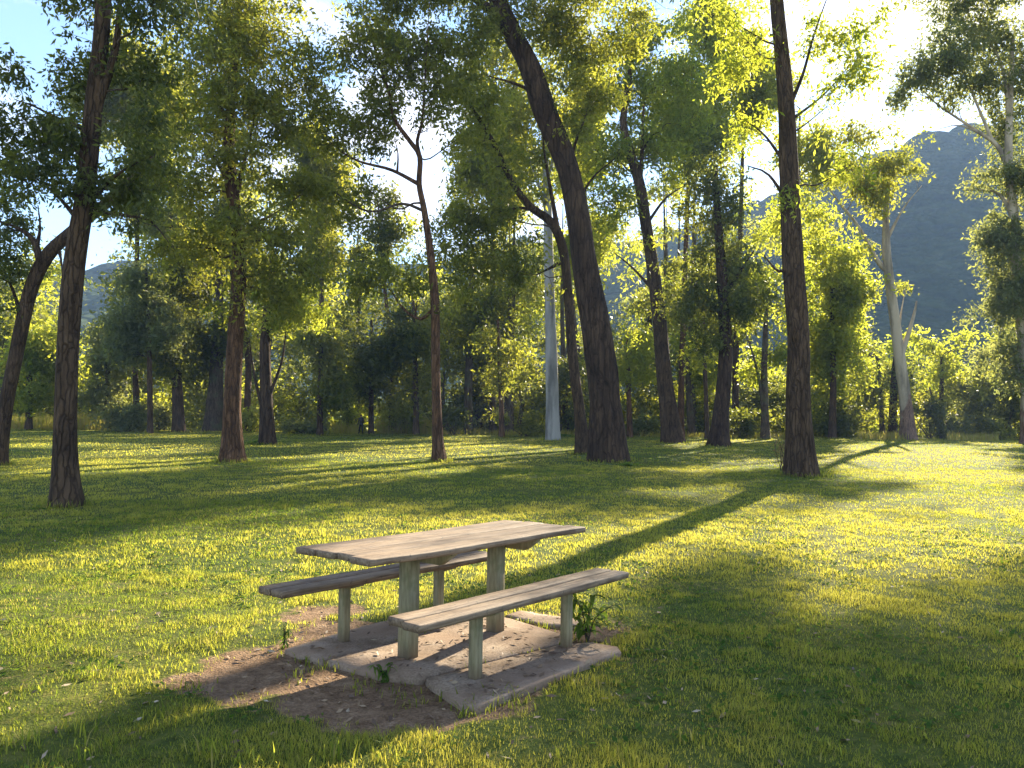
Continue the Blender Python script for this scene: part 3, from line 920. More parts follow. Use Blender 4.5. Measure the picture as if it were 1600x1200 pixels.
tree('eucalypt_tree', 'thick brown trunk with spreading foot, mid lawn right of the massive leaning one', 'tree',
     [(1050, 692, 31), (1046, 650, 27), (1039, 600, 24), (1030, 500, 22), (1020, 420, 20), (1008, 340, 18), (1000, 290, 17), (985, 240, 14), (974, 190, 11), (985, 110, 8), (990, 20, 5)],
     [[(1000, 285, 8), (1004, 225, 7), (1006, 170, 6), (1012, 100, 4)], [(1003, 240, 5), (1018, 212, 4), (1034, 205, 3)], [(1024, 460, 6), (990, 420, 5), (960, 395, 3)], [(1010, 350, 6), (1040, 310, 5), (1070, 290, 3)]],
     [(980, 130, 84, 66), (1022, 220, 66, 56, .9), (940, 240, 54, 56, .8), (1060, 300, 56, 56, .9), (1000, 60, 86, 56), (950, 330, 46, 56, .8), (1085, 190, 56, 56, .9), (1052, 400, 40, 46, .8), (985, 400, 40, 40, .8), (1000, -40, 120, 56), (980, 500, 30, 40, .7), (1075, 110, 60, 50, .8)],
     'bright', 'brown', dens=1.3, subr=19, leaf_px=(6.2, 2.5), tint=.4, fine=True, flare=1.25)

tree('eucalypt_tree', 'thin black stem rising against the left side of the thick spreading-footed trunk', 'tree',
     [(1035, 678, 8), (1031, 640, 7), (1024, 580, 7), (1018, 530, 6), (1014, 480, 5), (1012, 420, 3)], [],
     [(1005, 470, 28, 26, .7), (1012, 420, 30, 30, .8)], 'olive', 'black', dens=.9, subr=17, leaf_px=(6, 2.4), fine=False, segs=8, flare=1.2)

tree('eucalypt_tree', 'black trunk with dense dark green crown starting halfway, between the mid-lawn trunks', 'tree',
     [(1122, 697, 27), (1126, 650, 24), (1131, 600, 22), (1134, 540, 21), (1131, 480, 18), (1126, 400, 15), (1120, 320, 11), (1118, 260, 7)],
     [[(1132, 500, 8), (1100, 460, 6), (1080, 440, 4)], [(1130, 470, 8), (1160, 420, 6), (1180, 390, 4)]],
     [(1110, 330, 58, 50, 1.2), (1142, 400, 56, 56, 1.2), (1092, 430, 58, 56, 1.2), (1130, 490, 50, 38, 1.2), (1072, 482, 38, 38, 1.1), (1122, 270, 50, 44, 1.5), (1116, 225, 36, 34, 1.3), (1170, 470, 36, 36, 1), (1110, 530, 30, 20, .9)],
     'dark', 'black', dens=1.15, subr=18, leaf_px=(5.6, 2.6), tint=.5, fine=False, thin=.3)

tree('eucalypt_tree', 'lone straight dark brown trunk on sunny grass right of the table', 'tree',
     [(1253, 744, 47), (1250, 690, 41), (1248, 620, 37), (1247, 520, 34), (1240, 430, 33), (1236, 340, 30), (1232, 250, 28), (1227, 150, 25), (1220, 70, 23), (1213, 0, 21), (1204, -100, 16), (1200, -220, 10)],
     [[(1244, 180, 8), (1252, 120, 6), (1268, 60, 5), (1290, -5, 3)], [(1236, 330, 8), (1200, 275, 6), (1165, 262, 4)], [(1232, 262, 7), (1195, 215, 5), (1160, 190, 4)], [(1244, 470, 8), (1215, 425, 6), (1190, 400, 4)], [(1240, 195, 6), (1285, 150, 4), (1330, 100, 3)]],
     [(1292, 60, 64, 54, 1), (1330, 125, 54, 46, 1), (1290, 190, 54, 46, 1.1), (1350, 40, 44, 36, 1), (1300, 262, 62, 36, 1), (1345, 90, 40, 50, .8), (1165, 60, 56, 56, .8), (1130, 130, 46, 46, .8), (1172, 200, 46, 46, .8), (1260, -60, 160, 70, .9), (1340, 195, 36, 26, .5),
      (1140, 20, 60, 50, .7), (1232, 330, 26, 26, .6), (1260, 400, 20, 26, .4), (1225, 290, 24, 24, .5)],
     'bright', 'brown', dens=.85, subr=23, leaf_px=(7.2, 2.8), per=50, tint=.4, thin=.85, rough=.09, segs=26, flare=1.2)

tree('gum_tree', 'pale cream gum with rough brown foot and broken side fork, right of the lawn', 'tree',
     [(1420, 687, 23), (1414, 620, 18), (1406, 560, 17), (1398, 500, 15), (1390, 440, 14), (1385, 390, 12), (1384, 340, 9), (1388, 290, 6)],
     [[(1404, 540, 5), (1410, 490, 4), (1420, 445, 2)], [(1388, 425, 9), (1372, 405, 8), (1345, 352, 7), (1316, 312, 6), (1300, 285, 4)], [(1411, 575, 10), (1420, 520, 9), (1430, 486, 8), (1433, 470, 6)], [(1385, 380, 6), (1412, 325, 4), (1440, 290, 3)], [(1384, 330, 5), (1360, 280, 4), (1345, 235, 3)]],
     [(1380, 272, 64, 40), (1432, 270, 56, 40, .9), (1350, 322, 54, 34, .7), (1310, 250, 44, 40, .9), (1400, 205, 50, 13, .9), (1330, 215, 54, 26, .8), (1452, 312, 30, 26, .7), (1335, 300, 34, 40, .7), (1420, 440, 30, 34, 1.1), (1405, 325, 60, 26, .8), (1432, 480, 12, 14, .8), (1365, 380, 24, 20, .6), (1380, 450, 26, 20, .7)],
     'olive', 'cream', dens=1.1, subr=16, leaf_px=(5.4, 2.3), tint=.6, twigm=TWIG_PALE, flare=1.25)

tree('gum_tree', 'tall pale-limbed gum at the right edge, open crown over the hill', 'tree',
     [(1612, 690, 26), (1606, 600, 22), (1598, 500, 20), (1590, 430, 17), (1584, 340, 14), (1576, 250, 12), (1578, 160, 9), (1582, 60, 6)],
     [[(1588, 330, 10), (1568, 235, 9), (1530, 198, 7), (1470, 152, 5), (1438, 108, 3)], [(1580, 190, 7), (1566, 108, 6), (1542, 60, 4), (1520, 20, 3)], [(1592, 345, 7), (1560, 305, 6), (1530, 298, 4), (1500, 300, 3)], [(1556, 215, 6), (1510, 130, 4), (1490, 95, 3)], [(1540, 205, 4), (1500, 195, 3), (1468, 200, 2)]],
     [(1428, 125, 36, 42, 1.6), (1472, 100, 50, 46, 1.5), (1410, 150, 22, 26, 1.5), (1540, 130, 56, 34, .8), (1465, 150, 34, 24, 1.6), (1560, 55, 60, 44), (1500, 150, 34, 24, .6), (1592, 180, 40, 56, .9), (1590, 282, 44, 44, 1.5), (1560, 372, 50, 48, 1.7), (1575, 450, 60, 56, 1.7), (1545, 505, 42, 50, 1.7), (1590, 560, 50, 50, 1.5), (1610, 100, 60, 60), (1520, 282, 40, 20, .6), (1468, 252, 26, 10, .6),
      (1500, 20, 70, 40, .9), (1570, -40, 120, 60), (1440, 60, 40, 30, .7), (1500, -60, 90, 50), (1640, 350, 60, 80), (1415, 160, 22, 24, .8), (1460, 170, 30, 14, .6)],
     'grey', 'cream', dens=1.5, subr=18, leaf_px=(5.6, 2.4), tint=.45, d=50, twigm=TWIG_PALE)

# ------------------------------------------------------------------ smaller trees along the wood's edge
EDGE = [
    # label, trunk, limbs, crown (cx,cy,rx,ry,n), leaf, bark
    ('thin brown trunk left of the ragged leaf-ringed dark one, pale olive crown', [(235, 668, 9), (234, 600, 8), (232, 500, 6), (228, 420, 4)], [], (205, 500, 80, 90, 9), 'grey', 'brown'),
    ('dark trunk ringed with ragged leaves, second from the left along the far edge', [(280, 674, 19), (276, 580, 15), (272, 470, 13), (268, 380, 9), (266, 300, 5)], [[(272, 470, 6), (290, 440, 5), (300, 400, 3)]], (268, 450, 62, 150, 12), 'olive', 'brown'),
    ('broad dark trunk swathed in leaves just behind the straight reddish tree', [(334, 672, 29), (337, 600, 23), (340, 530, 18), (342, 440, 12), (342, 360, 6)], [], (322, 530, 46, 90, 8), 'dark', 'grey'),
    ('black trunk with two thin side stems and a bright yellow-green crown', [(418, 694, 25), (416, 620, 20), (414, 540, 16), (418, 470, 11), (424, 400, 6)], [[(413, 650, 7), (400, 590, 6), (393, 530, 4)], [(426, 640, 7), (440, 570, 6), (449, 520, 4)]], (455, 470, 60, 56, 8), 'bright', 'black'),
    ('small black-stemmed tree with dark round crown near the distant person', [(580, 677, 9), (580, 620, 8), (582, 560, 6), (580, 500, 4)], [[(580, 640, 4), (567, 610, 3)]], (575, 540, 82, 84, 11), 'dark', 'black'),
    ('greyish-brown trunk right of the slender young tree, olive-green crown', [(732, 674, 14), (732, 620, 13), (733, 560, 11), (735, 480, 8), (738, 420, 5)], [[(733, 560, 5), (755, 545, 4), (775, 530, 3)]], (735, 490, 60, 96, 11), 'olive', 'grey'),
    ('short reddish leaning trunk in the dark wood left of the white gum', [(784, 672, 9), (783, 630, 8), (780, 560, 6), (778, 500, 4)], [], (790, 560, 46, 66, 7), 'olive', 'red'),
    ('thin reddish trunk just right of the massive leaning one', [(984, 684, 9), (983, 630, 8), (981, 570, 6), (980, 520, 4)], [], (985, 560, 40, 70, 8), 'bright', 'red'),
    ('slim greyish trunk between the spreading-footed and the black mid-lawn trunks', [(1081, 677, 12), (1077, 620, 10), (1073, 560, 8), (1070, 480, 5)], [], (1080, 560, 34, 56, 5), 'bright', 'grey'),
    ('slim brown trunk just left of the black mid-lawn trunk', [(1105, 680, 8), (1103, 620, 7), (1101, 560, 6), (1100, 500, 4)], [], (1098, 540, 26, 40, 4), 'bright', 'brown'),
    ('forked grey trunk left of the lone dark one, with a bright hanging sprig', [(1196, 687, 14), (1195, 640, 12), (1194, 590, 11), (1196, 520, 8), (1200, 440, 5)], [[(1193, 640, 7), (1184, 590, 6), (1172, 550, 5), (1160, 520, 3)]], (1195, 500, 56, 130, 13), 'bright', 'grey'),
    ('tall sunlit yellow-green tree filling the gap right of the lone dark trunk', [(1300, 684, 12), (1302, 600, 10), (1300, 500, 7), (1298, 420, 4)], [], (1300, 490, 72, 140, 18), 'bright', 'brown'),
    ('small round dark green tree left of the cream gum', [(1379, 684, 8), (1376, 620, 7), (1372, 560, 5)], [], (1352, 568, 46, 68, 8), 'dark', 'brown'),
    ('black leaning stem behind the foot of the cream gum', [(1394, 682, 13), (1396, 630, 12), (1398, 580, 10), (1404, 520, 6)], [], (1402, 590, 26, 50, 4), 'dark', 'black'),
    ('sunlit round-topped yellow-green tree right of the cream gum', [(1470, 682, 8), (1471, 620, 7), (1472, 560, 5)], [], (1468, 560, 56, 56, 9), 'bright', 'brown'),
    ('pale olive rounded tree between the yellow-green one and the right edge', [(1530, 686, 9), (1530, 620, 8), (1528, 570, 5)], [], (1525, 585, 44, 60, 8), 'grey', 'brown'),
    ('bright yellow-green bushy tree behind the leaning left-edge trunk', [(45, 672, 10), (46, 610, 9), (44, 540, 6)], [], (42, 570, 50, 92, 12), 'bright', 'brown'),
    ('pale olive spreading tree between the tall forked trunk and the thin brown one', [(165, 674, 9), (166, 620, 8), (170, 560, 6)], [[(166, 630, 5), (150, 600, 4), (135, 570, 3)]], (165, 575, 52, 70, 10), 'grey', 'grey'),
    ('shady low-branched tree between the black twin-stemmed trunk and the person', [(500, 676, 10), (500, 620, 9), (502, 540, 6)], [], (505, 560, 58, 80, 10), 'olive', 'black'),
    ('olive-green tree filling the space behind the slender young tree', [(650, 674, 10), (650, 620, 9), (648, 540, 7), (646, 470, 4)], [], (645, 560, 46, 84, 9), 'olive', 'brown'),
]
for k, (lab, tr, li, cr, lf, bk) in enumerate(EDGE):
    bl = auto_blobs(*cr)
    d = ground_at(tr[0][0], tr[0][1])[1] if tr[0][1] > 684 else None
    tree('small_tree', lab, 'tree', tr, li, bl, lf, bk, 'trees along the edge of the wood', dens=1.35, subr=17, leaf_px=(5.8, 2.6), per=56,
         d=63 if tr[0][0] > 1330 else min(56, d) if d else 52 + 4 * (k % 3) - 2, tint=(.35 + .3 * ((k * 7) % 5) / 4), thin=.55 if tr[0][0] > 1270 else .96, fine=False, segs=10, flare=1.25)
print('leaves so far', LEAF_TOTAL[0])

TALL = [
    ('tall olive tree with high full crown behind the tall forked trunk on the left', 215, 666, 10, (215, 190, 74, 190, 15), 'olive'),
    ('tall tree between the straight reddish tree and the slender young one', 505, 668, 10, (500, 300, 60, 150, 12), 'olive'),
    ('tall grey-green tree behind the slender young tree, dark against the sky', 612, 668, 9, (590, 360, 50, 80, 7), 'dark'),
    ('tall bright tree behind the bent dark limbs, left of the white gum', 770, 668, 11, (770, 190, 66, 210, 16), 'olive'),
    ('tall sunlit tree right behind the massive leaning trunk', 925, 672, 11, (910, 280, 62, 190, 14), 'bright'),
    ('tall sunlit tree behind the spreading-footed trunk, crown reaching the top of the photo', 1064, 676, 11, (1085, 130, 66, 170, 14), 'bright'),
    ('tall sunlit tree behind the black mid-lawn trunk, golden upper leaves', 1150, 678, 12, (1165, 200, 62, 220, 16), 'bright'),
    ('tall golden-green tree hidden behind the lone dark trunk', 1240, 680, 12, (1250, 260, 50, 150, 11), 'bright'),
    ('tall dark tree behind the straight reddish trunk', 385, 668, 11, (350, 420, 76, 130, 10), 'dark'),
]
for k, (lab, tx, ty, w, cr, lf) in enumerate(TALL):
    top = cr[1] - cr[3] * .6
    tr = [(tx, ty, w), (tx + rng.uniform(-4, 4), ty - 120, w * .85), ((tx + cr[0]) / 2, (ty + top) / 2 - 40, w * .6), (cr[0], top, w * .25)]
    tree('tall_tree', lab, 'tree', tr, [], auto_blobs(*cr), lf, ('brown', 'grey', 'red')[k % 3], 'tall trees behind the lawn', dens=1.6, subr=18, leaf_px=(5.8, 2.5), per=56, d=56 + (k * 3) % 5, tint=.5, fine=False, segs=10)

# ------------------------------------------------------------------ the wood behind
def far_wood():
    B = {k: Build() for k in LEAF}
    tb = Build()
    top_x = np.array([-400, 0, 90, 140, 175, 210, 300, 500, 620, 700, 800, 950, 1050, 1200, 1290, 1350, 1430, 1520, 1600, 2000])
    top_y = np.array([340, 380, 420, 520, 505, 430, 430, 440, 450, 450, 440, 430, 420, 410, 440, 470, 510, 530, 480, 400])
    r = np.random.default_rng(77)
    names = list(LEAF)
    for k in range(80):
        d = r.uniform(61, 84)
        px = r.uniform(-260, 1860)
        ty = np.interp(px, top_x, top_y) + abs(r.normal()) * 50
        x = (px - 800) / FPX * d
        gzv = float(zg(x, d))
        gb = 669 - (gzv - CAM_H) / d * FPX
        ty = min(ty, gb - 60)
        w = r.uniform(34, 70) * 80 / d
        h = gb - ty
        bl = [(px + r.normal() * w * .55, ty + h * (q + r.uniform(-.04, .04)), w * r.uniform(.45, .8), min(h * .12, 60) * r.uniform(.7, 1.2) + 8) for q in np.linspace(.08, .98, max(4, int(h / 42)))]
        lf = names[r.choice(4, p=[.3, .32, .26, .12])]
        S, own = crown_cloud(bl, d, .9, 19, r=r)
        foliage(S, d, B[lf], 0, 19, (6.0, 2.9), 44, .4, r, r.uniform(.3, .7))
        P = np.array([[x, d, gzv - .2], [x + r.normal() * .4, d, gzv + h / FPX * d * .4], [x + r.normal() * .9, d, gzv + h / FPX * d * .85]])
        rad = np.array([.22, .15, .05]) * r.uniform(.5, 1.2)
        if k % 2: continue
        s = spline(np.hstack([P, rad[:, None]]), 2.0)
        tb.tube(s[:, :3], s[:, 3], 7, .05, k, 0)
    # airy upper storey, thin enough to let the low sun through
    ux = np.array([-400, 100, 140, 200, 260, 330, 400, 560, 610, 640, 700, 730, 800, 1000, 1200, 1280, 1320, 2000])
    uy = np.array([300, 430, 520, 380, 300, 260, 250, 300, 370, 400, 390, 280, 220, 200, 220, 330, 460, 480])
    for k in range(95):
        d = r.uniform(59, 92); px = r.uniform(-150, 1290)
        if 120 < px < 185: continue
        ty = np.interp(px, ux, uy) + abs(r.normal()) * 45; by = min(r.uniform(430, 560), 600)
        w = r.uniform(34, 60) * 75 / d
        nb = max(2, int((by - ty) / 50))
        bl = [(px + r.normal() * w * .5, ty + (by - ty) * q + r.normal() * 10, w * r.uniform(.5, .9), r.uniform(24, 42)) for q in np.linspace(.05, 1, nb)]
        lf = ('bright', 'olive', 'bright', 'grey', 'dark')[r.integers(0, 5)]
        S, own = crown_cloud(bl, d, .46, 18, r=r)
        foliage(S, d, B[lf], 0, 18, (6.0, 2.6), 44, .8, r, r.uniform(.3, .8))
        x = (px - 800) / FPX * d; g0 = float(zg(x, d))
        z1 = CAM_H + (669 - ty - 20) / FPX * d
        P = np.array([[x + r.normal() * .5, d, g0 - .2, .26], [x + r.normal() * .3, d, g0 + (z1 - g0) * .5, .17], [x, d, z1, .03]])
        if k % 4: continue
        s = spline(P, 2.0); tb.tube(s[:, :3], s[:, 3], 7, .05, k, 0)
    # continuous undergrowth closing the foot of the wood
    for px in np.arange(-240, 1900, 15.0):
        d = r.uniform(62, 74); qx = px + r.normal() * 8; x = (qx - 800) / FPX * d; g0 = float(zg(x, d))
        gb = project(np.array([x, d, g0]))[1]; h = r.uniform(34, 90)
        bl = [(qx + r.normal() * 8, gb - h * q, r.uniform(14, 24), h * .3) for q in (.2, .6, .95)]
        lf = ('bright', 'olive', 'grey', 'dark', 'bright', 'olive')[r.integers(0, 6)]
        S, own = crown_cloud(bl, d, .9, 15, zmin=g0 + .1, r=r)
        foliage(S, d, B[lf], 0, 15, (5.4, 2.4), 40, .4, r, r.uniform(.35, .8))
    # one mass: all leaves and trunks in a single mesh
    out = Build(); mats = [BARK['grey']] + [LEAF[k] for k in names]
    out.v = tb.v[:]; out.q = tb.q[:]; out.t = tb.t[:]; out.qm = tb.qm[:]; out.tm = tb.tm[:]; out.qt = tb.qt[:]; out.tt = tb.tt[:]; out.n = tb.n
    for i, k in enumerate(names):
        b = B[k]
        if not b.n: continue
        out.add(np.vstack(b.v), np.vstack(b.q), None, i + 1, np.concatenate(b.qt))
    o = link('far_wood', out.mesh('far_wood', mats, (0, 0, 0), False))
    tag(o, 'dense sunlit wood behind the lawn', 'wood', kind='stuff')


far_wood()

# ------------------------------------------------------------------ shrubs at the edge
SHRUBS = [
    ('pale olive shrub with arching bare stems below the tall forked trunk', 205, 655, 44, 32, 'grey'),
    ('light green low shrub left of the dark ragged trunk', 250, 650, 26, 24, 'grey'),
    ('bright yellow-green shrub beside the straight reddish trunk', 391, 655, 16, 22, 'bright'),
    ('grey-green low shrub left of the distant person', 478, 660, 44, 16, 'grey'),
    ('yellow-green shrub behind the distant person', 543, 645, 18, 26, 'bright'),
    ('straw-yellow tall shrub left of the slender young tree', 632, 645, 34, 30, 'bright'),
    ('dark shaded shrub between the slender tree and the greyish-brown trunk', 708, 652, 24, 24, 'dark'),
    ('dark tangled shrub left of the white gum', 820, 655, 34, 24, 'olive'),
    ('dark shrub seen between the leaning trunks and the spreading-footed one', 1003, 655, 20, 26, 'grey'),
    ('dark shrub in the gap left of the forked grey trunk', 1160, 660, 28, 28, 'dark'),
    ('dark round shrub right of the lone dark trunk', 1300, 650, 40, 34, 'dark'),
    ('dark shrub at the right of the cream gum foot', 1452, 650, 24, 34, 'dark'),
    ('light grey-green shrub under the pale olive rounded tree', 1492, 662, 22, 24, 'grey'),
    ('large dark shrub in the right corner of the lawn', 1565, 640, 46, 48, 'olive'),
]
for k, (lab, cx, cy, rx, ry, lf) in enumerate(SHRUBS):
    d = 53 + (k * 5) % 7 if cx < 1250 else 61.0
    base = at_depth(cx, cy, d); base[2] = zg(base[0], d)
    root = link('shrub', None, None, base); tag(root, lab, 'shrub', 'shrubs along the edge of the wood')
    gb = project(base)[1]
    cy2 = gb - ry
    bl = [(cx + rng.normal() * rx * .45, cy2 + rng.uniform(-.6, .75) * ry, rx * rng.uniform(.35, .6), ry * rng.uniform(.3, .5)) for _ in range(7)]
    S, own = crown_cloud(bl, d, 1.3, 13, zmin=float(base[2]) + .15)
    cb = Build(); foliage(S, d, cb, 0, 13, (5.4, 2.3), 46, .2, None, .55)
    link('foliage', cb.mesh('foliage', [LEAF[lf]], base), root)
    sb = Build()
    for q in S[rng.choice(len(S), min(14, len(S)), replace=False)]:
        a = base + np.array([rng.normal() * .15, rng.normal() * .1, -.05])
        P = spline(np.vstack([a, (a + q) / 2 + rng.normal(size=3) * .15, q]), .4)
        sb.tube(P, np.linspace(.03, .008, len(P)), 5)
    link('stem', sb.mesh('stem', [TWIG], base, True), root)

# ------------------------------------------------------------------ grass
def grass_mat(name, a, b, ta, tb_, trans=.5):
    m, nt, N = nmat(name)
    at = N('ShaderNodeAttribute', attribute_name='tint')
    c1 = ramp(nt, at.outputs['Fac'], [(0, a), (.7, b), (1, (.30, .23, .09))])
    c2 = ramp(nt, at.outputs['Fac'], [(0, ta), (.7, tb_), (1, (.62, .50, .16))])
    p = N('ShaderNodeBsdfPrincipled', ins={'Base Color': c1, 'Roughness': .65, 'Specular IOR Level': .1})
    t = N('ShaderNodeBsdfTranslucent', ins={'Color': c2})
    x = N('ShaderNodeMixShader', ins={0: trans, 1: p.outputs[0], 2: t.outputs[0]})
    N('ShaderNodeOutputMaterial', ins={0: x.outputs[0]})
    return m


WEED = leaf_mat('weed_leaf', [(0, (.03, .07, .015)), (1, (.07, .13, .03))], [(0, (.16, .30, .02)), (1, (.40, .52, .05))], .45, .05, .8)
GRASS = grass_mat('grass_blade', (.042, .075, .014), (.14, .16, .034), (.27, .37, .03), (.77, .71, .085))


def blades(x, y, h, w, r, lean=.5, tint=None):
    n = len(x)
    z = ground_h(x, y) - .004
    a = r.uniform(0, 2 * math.pi, n)
    d = np.stack([np.cos(a), np.sin(a), np.zeros(n)], 1)
    s = np.stack([-np.sin(a), np.cos(a), np.zeros(n)], 1)
    l = (lean * (.3 + 1.2 * r.random(n)))[:, None]
    h = h[:, None]; w = w[:, None]
    b = np.stack([x, y, z], 1); up = np.array([0, 0, 1.0])
    m = b + up * h * .55 + d * h * l * .35
    t = b + up * h * (1 - .25 * l) + d * h * l * 1.0
    V = np.stack([b - s * w * .5, b + s * w * .5, m + s * w * .42, m - s * w * .42, t], 1).reshape(-1, 3)
    k = np.arange(n) * 5
    Q = np.stack([k, k + 1, k + 2, k + 3], 1); T = np.stack([k + 3, k + 2, k + 4], 1)
    return V, Q, T, tint


def sample_ring(y0, y1, n, r, pad=1.5):
    # even density over the ground between two distances, a little wider than the view
    yy = np.sqrt(r.random(n * 2) * (y1 ** 2 - y0 ** 2) + y0 ** 2)
    half = .72 * yy + pad
    x = r.uniform(-1, 1, len(yy)) * half
    return x[:n], yy[:n]


def grass():
    r = np.random.default_rng(3)
    Vs, Qs, Ts, ti = [], [], [], []
    nv = 0
    for y0, y1, n, hh, ww in ((2.0, 4.5, 110000, .036, .0032), (4.5, 8, 190000, .038, .0042), (8, 14, 170000, .042, .0075), (14, 25, 190000, .042, .011), (25, 64, 280000, .048, .021)):
        x, y = sample_ring(y0, y1, n, r)
        f = fbm(x * 1.1 + 5, y * 1.1, 4); f2 = fbm(x * 4.5, y * 4.5 + 30, 3); big = fbm(x * .23 + 8, y * .23 + 2, 3)
        so_ = soil(x, y)
        keep = (r.random(n) > so_ * 1.25 - .12) & ~on_pad(x, y, -.015) & (r.random(n) < np.clip(2.4 * (f2 - .22), .42, 1) * (.6 + .8 * f))
        x, y, f, f2, big, so_ = [q[keep] for q in (x, y, f, f2, big, so_)]
        m = len(x)
        h = hh * (.45 + .5 * r.random(m) + 2.2 * np.clip(f2 - .42, 0, 1) + .5 * np.clip(f - .45, 0, 1)) * (1 - .45 * so_)
        w = ww * (.7 + .6 * r.random(m))
        tint = np.clip(.12 + 1.2 * (big - .3) + .9 * (f - .42) + .5 * (f2 - .5) + .35 * (r.random(m) - .5), 0, .72)
        dry = r.random(m) < .07 + .22 * np.clip(f2 - .5, 0, 1) + .3 * so_
        tint[dry] = r.uniform(.7, 1, dry.sum())
        V, Q, T, _ = blades(x, y, h, w, r, .75)
        Vs.append(V); Qs.append(Q + nv); Ts.append(T + nv); ti.append(tint); nv += len(V)
    tint = np.concatenate(ti)
    me = make_mesh('grass', np.vstack(Vs), [np.vstack(Qs), np.vstack(Ts)], [GRASS], None, {'tint': ('FACE', np.concatenate([tint, tint]))})
    tag(link('grass', me), 'short sunlit mown grass with yellow and green patches', 'grass', kind='stuff')
    print('blades', len(tint))


grass()


def tufts():
    """taller unmown blades in the foreground and around the slab"""
    r = np.random.default_rng(9)
    X, Y, H = [], [], []
    spots = [(30, 1170, .16), (110, 1150, .2), (150, 1185, .2), (260, 1120, .14), (330, 1190, .26), (345, 1180, .24), (400, 1195, .22), (440, 1190, .2), (520, 1195, .2), (240, 1080, .13), (300, 1075, .12), (470, 1060, .12), (500, 1048, .12),
             (735, 1110, .13), (760, 1105, .15), (790, 1090, .16), (805, 1100, .13), (840, 1075, .1), (870, 1060, .1), (930, 1040, .08), (1000, 1030, .08), (560, 1075, .1), (620, 1085, .09), (650, 1100, .08), (540, 970, .08), (480, 980, .1),
             (1080, 1160, .12), (1200, 1130, .13), (1290, 1170, .12), (1420, 1150, .12), (1530, 1100, .1), (1050, 1090, .1), (60, 1080, .1), (180, 1090, .1), (860, 1000, .07), (905, 985, .1), (560, 1170, .13), (610, 1190, .16), (700, 1160, .12), (900, 1180, .13), (980, 1190, .14)]
    for px, py, h in spots:
        p = ground_at(px, py); n = int(r.uniform(14, 34)); h *= .68
        X.append(p[0] + r.normal(size=n) * .05); Y.append(p[1] + r.normal(size=n) * .06); H.append(h * r.uniform(.4, 1.0, n))
    # a loose fringe along the slab
    for P in PADS:
        P = np.array(P); n = 240
        i = r.integers(0, len(P), n); t = r.random(n)[:, None]
        q = P[i] * (1 - t) + P[(i + 1) % len(P)] * t; c = P.mean(0)
        q = q + (q - c) * r.uniform(.01, .1, n)[:, None]
        x, y = xy(q[:, 0], q[:, 1]); k = ~on_pad(x, y, -.01) & (r.random(n) < .15 + fbm(x * 5, y * 5, 2) ** 2)
        X.append(x[k]); Y.append(y[k]); H.append(r.uniform(.03, .085, k.sum()))
    Wd = [np.full(len(q), .0065) for q in X]
    for bx, by, br in TRUNK_FEET:
        n = int(260 if by < 40 else 90); a = r.uniform(0, 6.28, n); q = br * (1.0 + abs(r.normal(size=n)) * .35)
        X.append(bx + np.cos(a) * q); Y.append(by + np.sin(a) * q); H.append(r.uniform(.05, .19, n)); Wd.append(np.full(n, max(.006, by * .0007)))
    Wd = np.concatenate(Wd)
    X, Y, H = map(np.concatenate, (X, Y, H))
    tint = np.clip(r.uniform(.05, .6, len(X)), 0, 1); tint[r.random(len(X)) < .1] = .9
    V, Q, T, _ = blades(X, Y, H, Wd * r.uniform(.7, 1.3, len(X)), r, .6)
    me = make_mesh('tall_grass', V, [Q, T], [GRASS], None, {'tint': ('FACE', np.concatenate([tint, tint]))})
    tag(link('tall_grass', me), 'taller loose grass blades in the foreground, round the slab and at tree feet', 'grass', kind='stuff')


tufts()


def lawn_weeds():
    """small flat rosettes and clover-like leaves among the blades"""
    r = np.random.default_rng(14)
    n = 5200
    y = np.sqrt(r.random(n) * (13 ** 2 - 2.5 ** 2) + 2.5 ** 2); x = r.uniform(-1, 1, n) * (.72 * y + 1)
    k = (fbm(x * .9 + 20, y * .9, 3) > .5) & ~on_pad(x, y, 0) & (soil(x, y) < .5)
    x, y = x[k], y[k]; n = len(x); m = 6
    cx = np.repeat(x, m) + r.normal(size=n * m) * .035; cy = np.repeat(y, m) + r.normal(size=n * m) * .035
    z = ground_h(cx, cy) + r.uniform(.004, .035, n * m)
    a = r.uniform(0, 6.28, n * m); L = r.uniform(.018, .05, n * m)[:, None]
    d = np.stack([np.cos(a), np.sin(a), r.uniform(-.1, .6, n * m)], 1); s = np.stack([-np.sin(a), np.cos(a), r.normal(size=n * m) * .25], 1)
    c = np.stack([cx, cy, z], 1)
    V = np.stack([c, c + d * L * .55 + s * L * .3, c + d * L, c + d * L * .55 - s * L * .3], 1).reshape(-1, 3)
    me = make_mesh('lawn_weeds', V, [np.arange(4 * n * m).reshape(-1, 4)], [WEED], None, {'tint': ('FACE', r.random(n * m))})
    tag(link('lawn_weeds', me), 'small flat broad-leaved weeds among the lawn grass', 'weeds', kind='stuff')


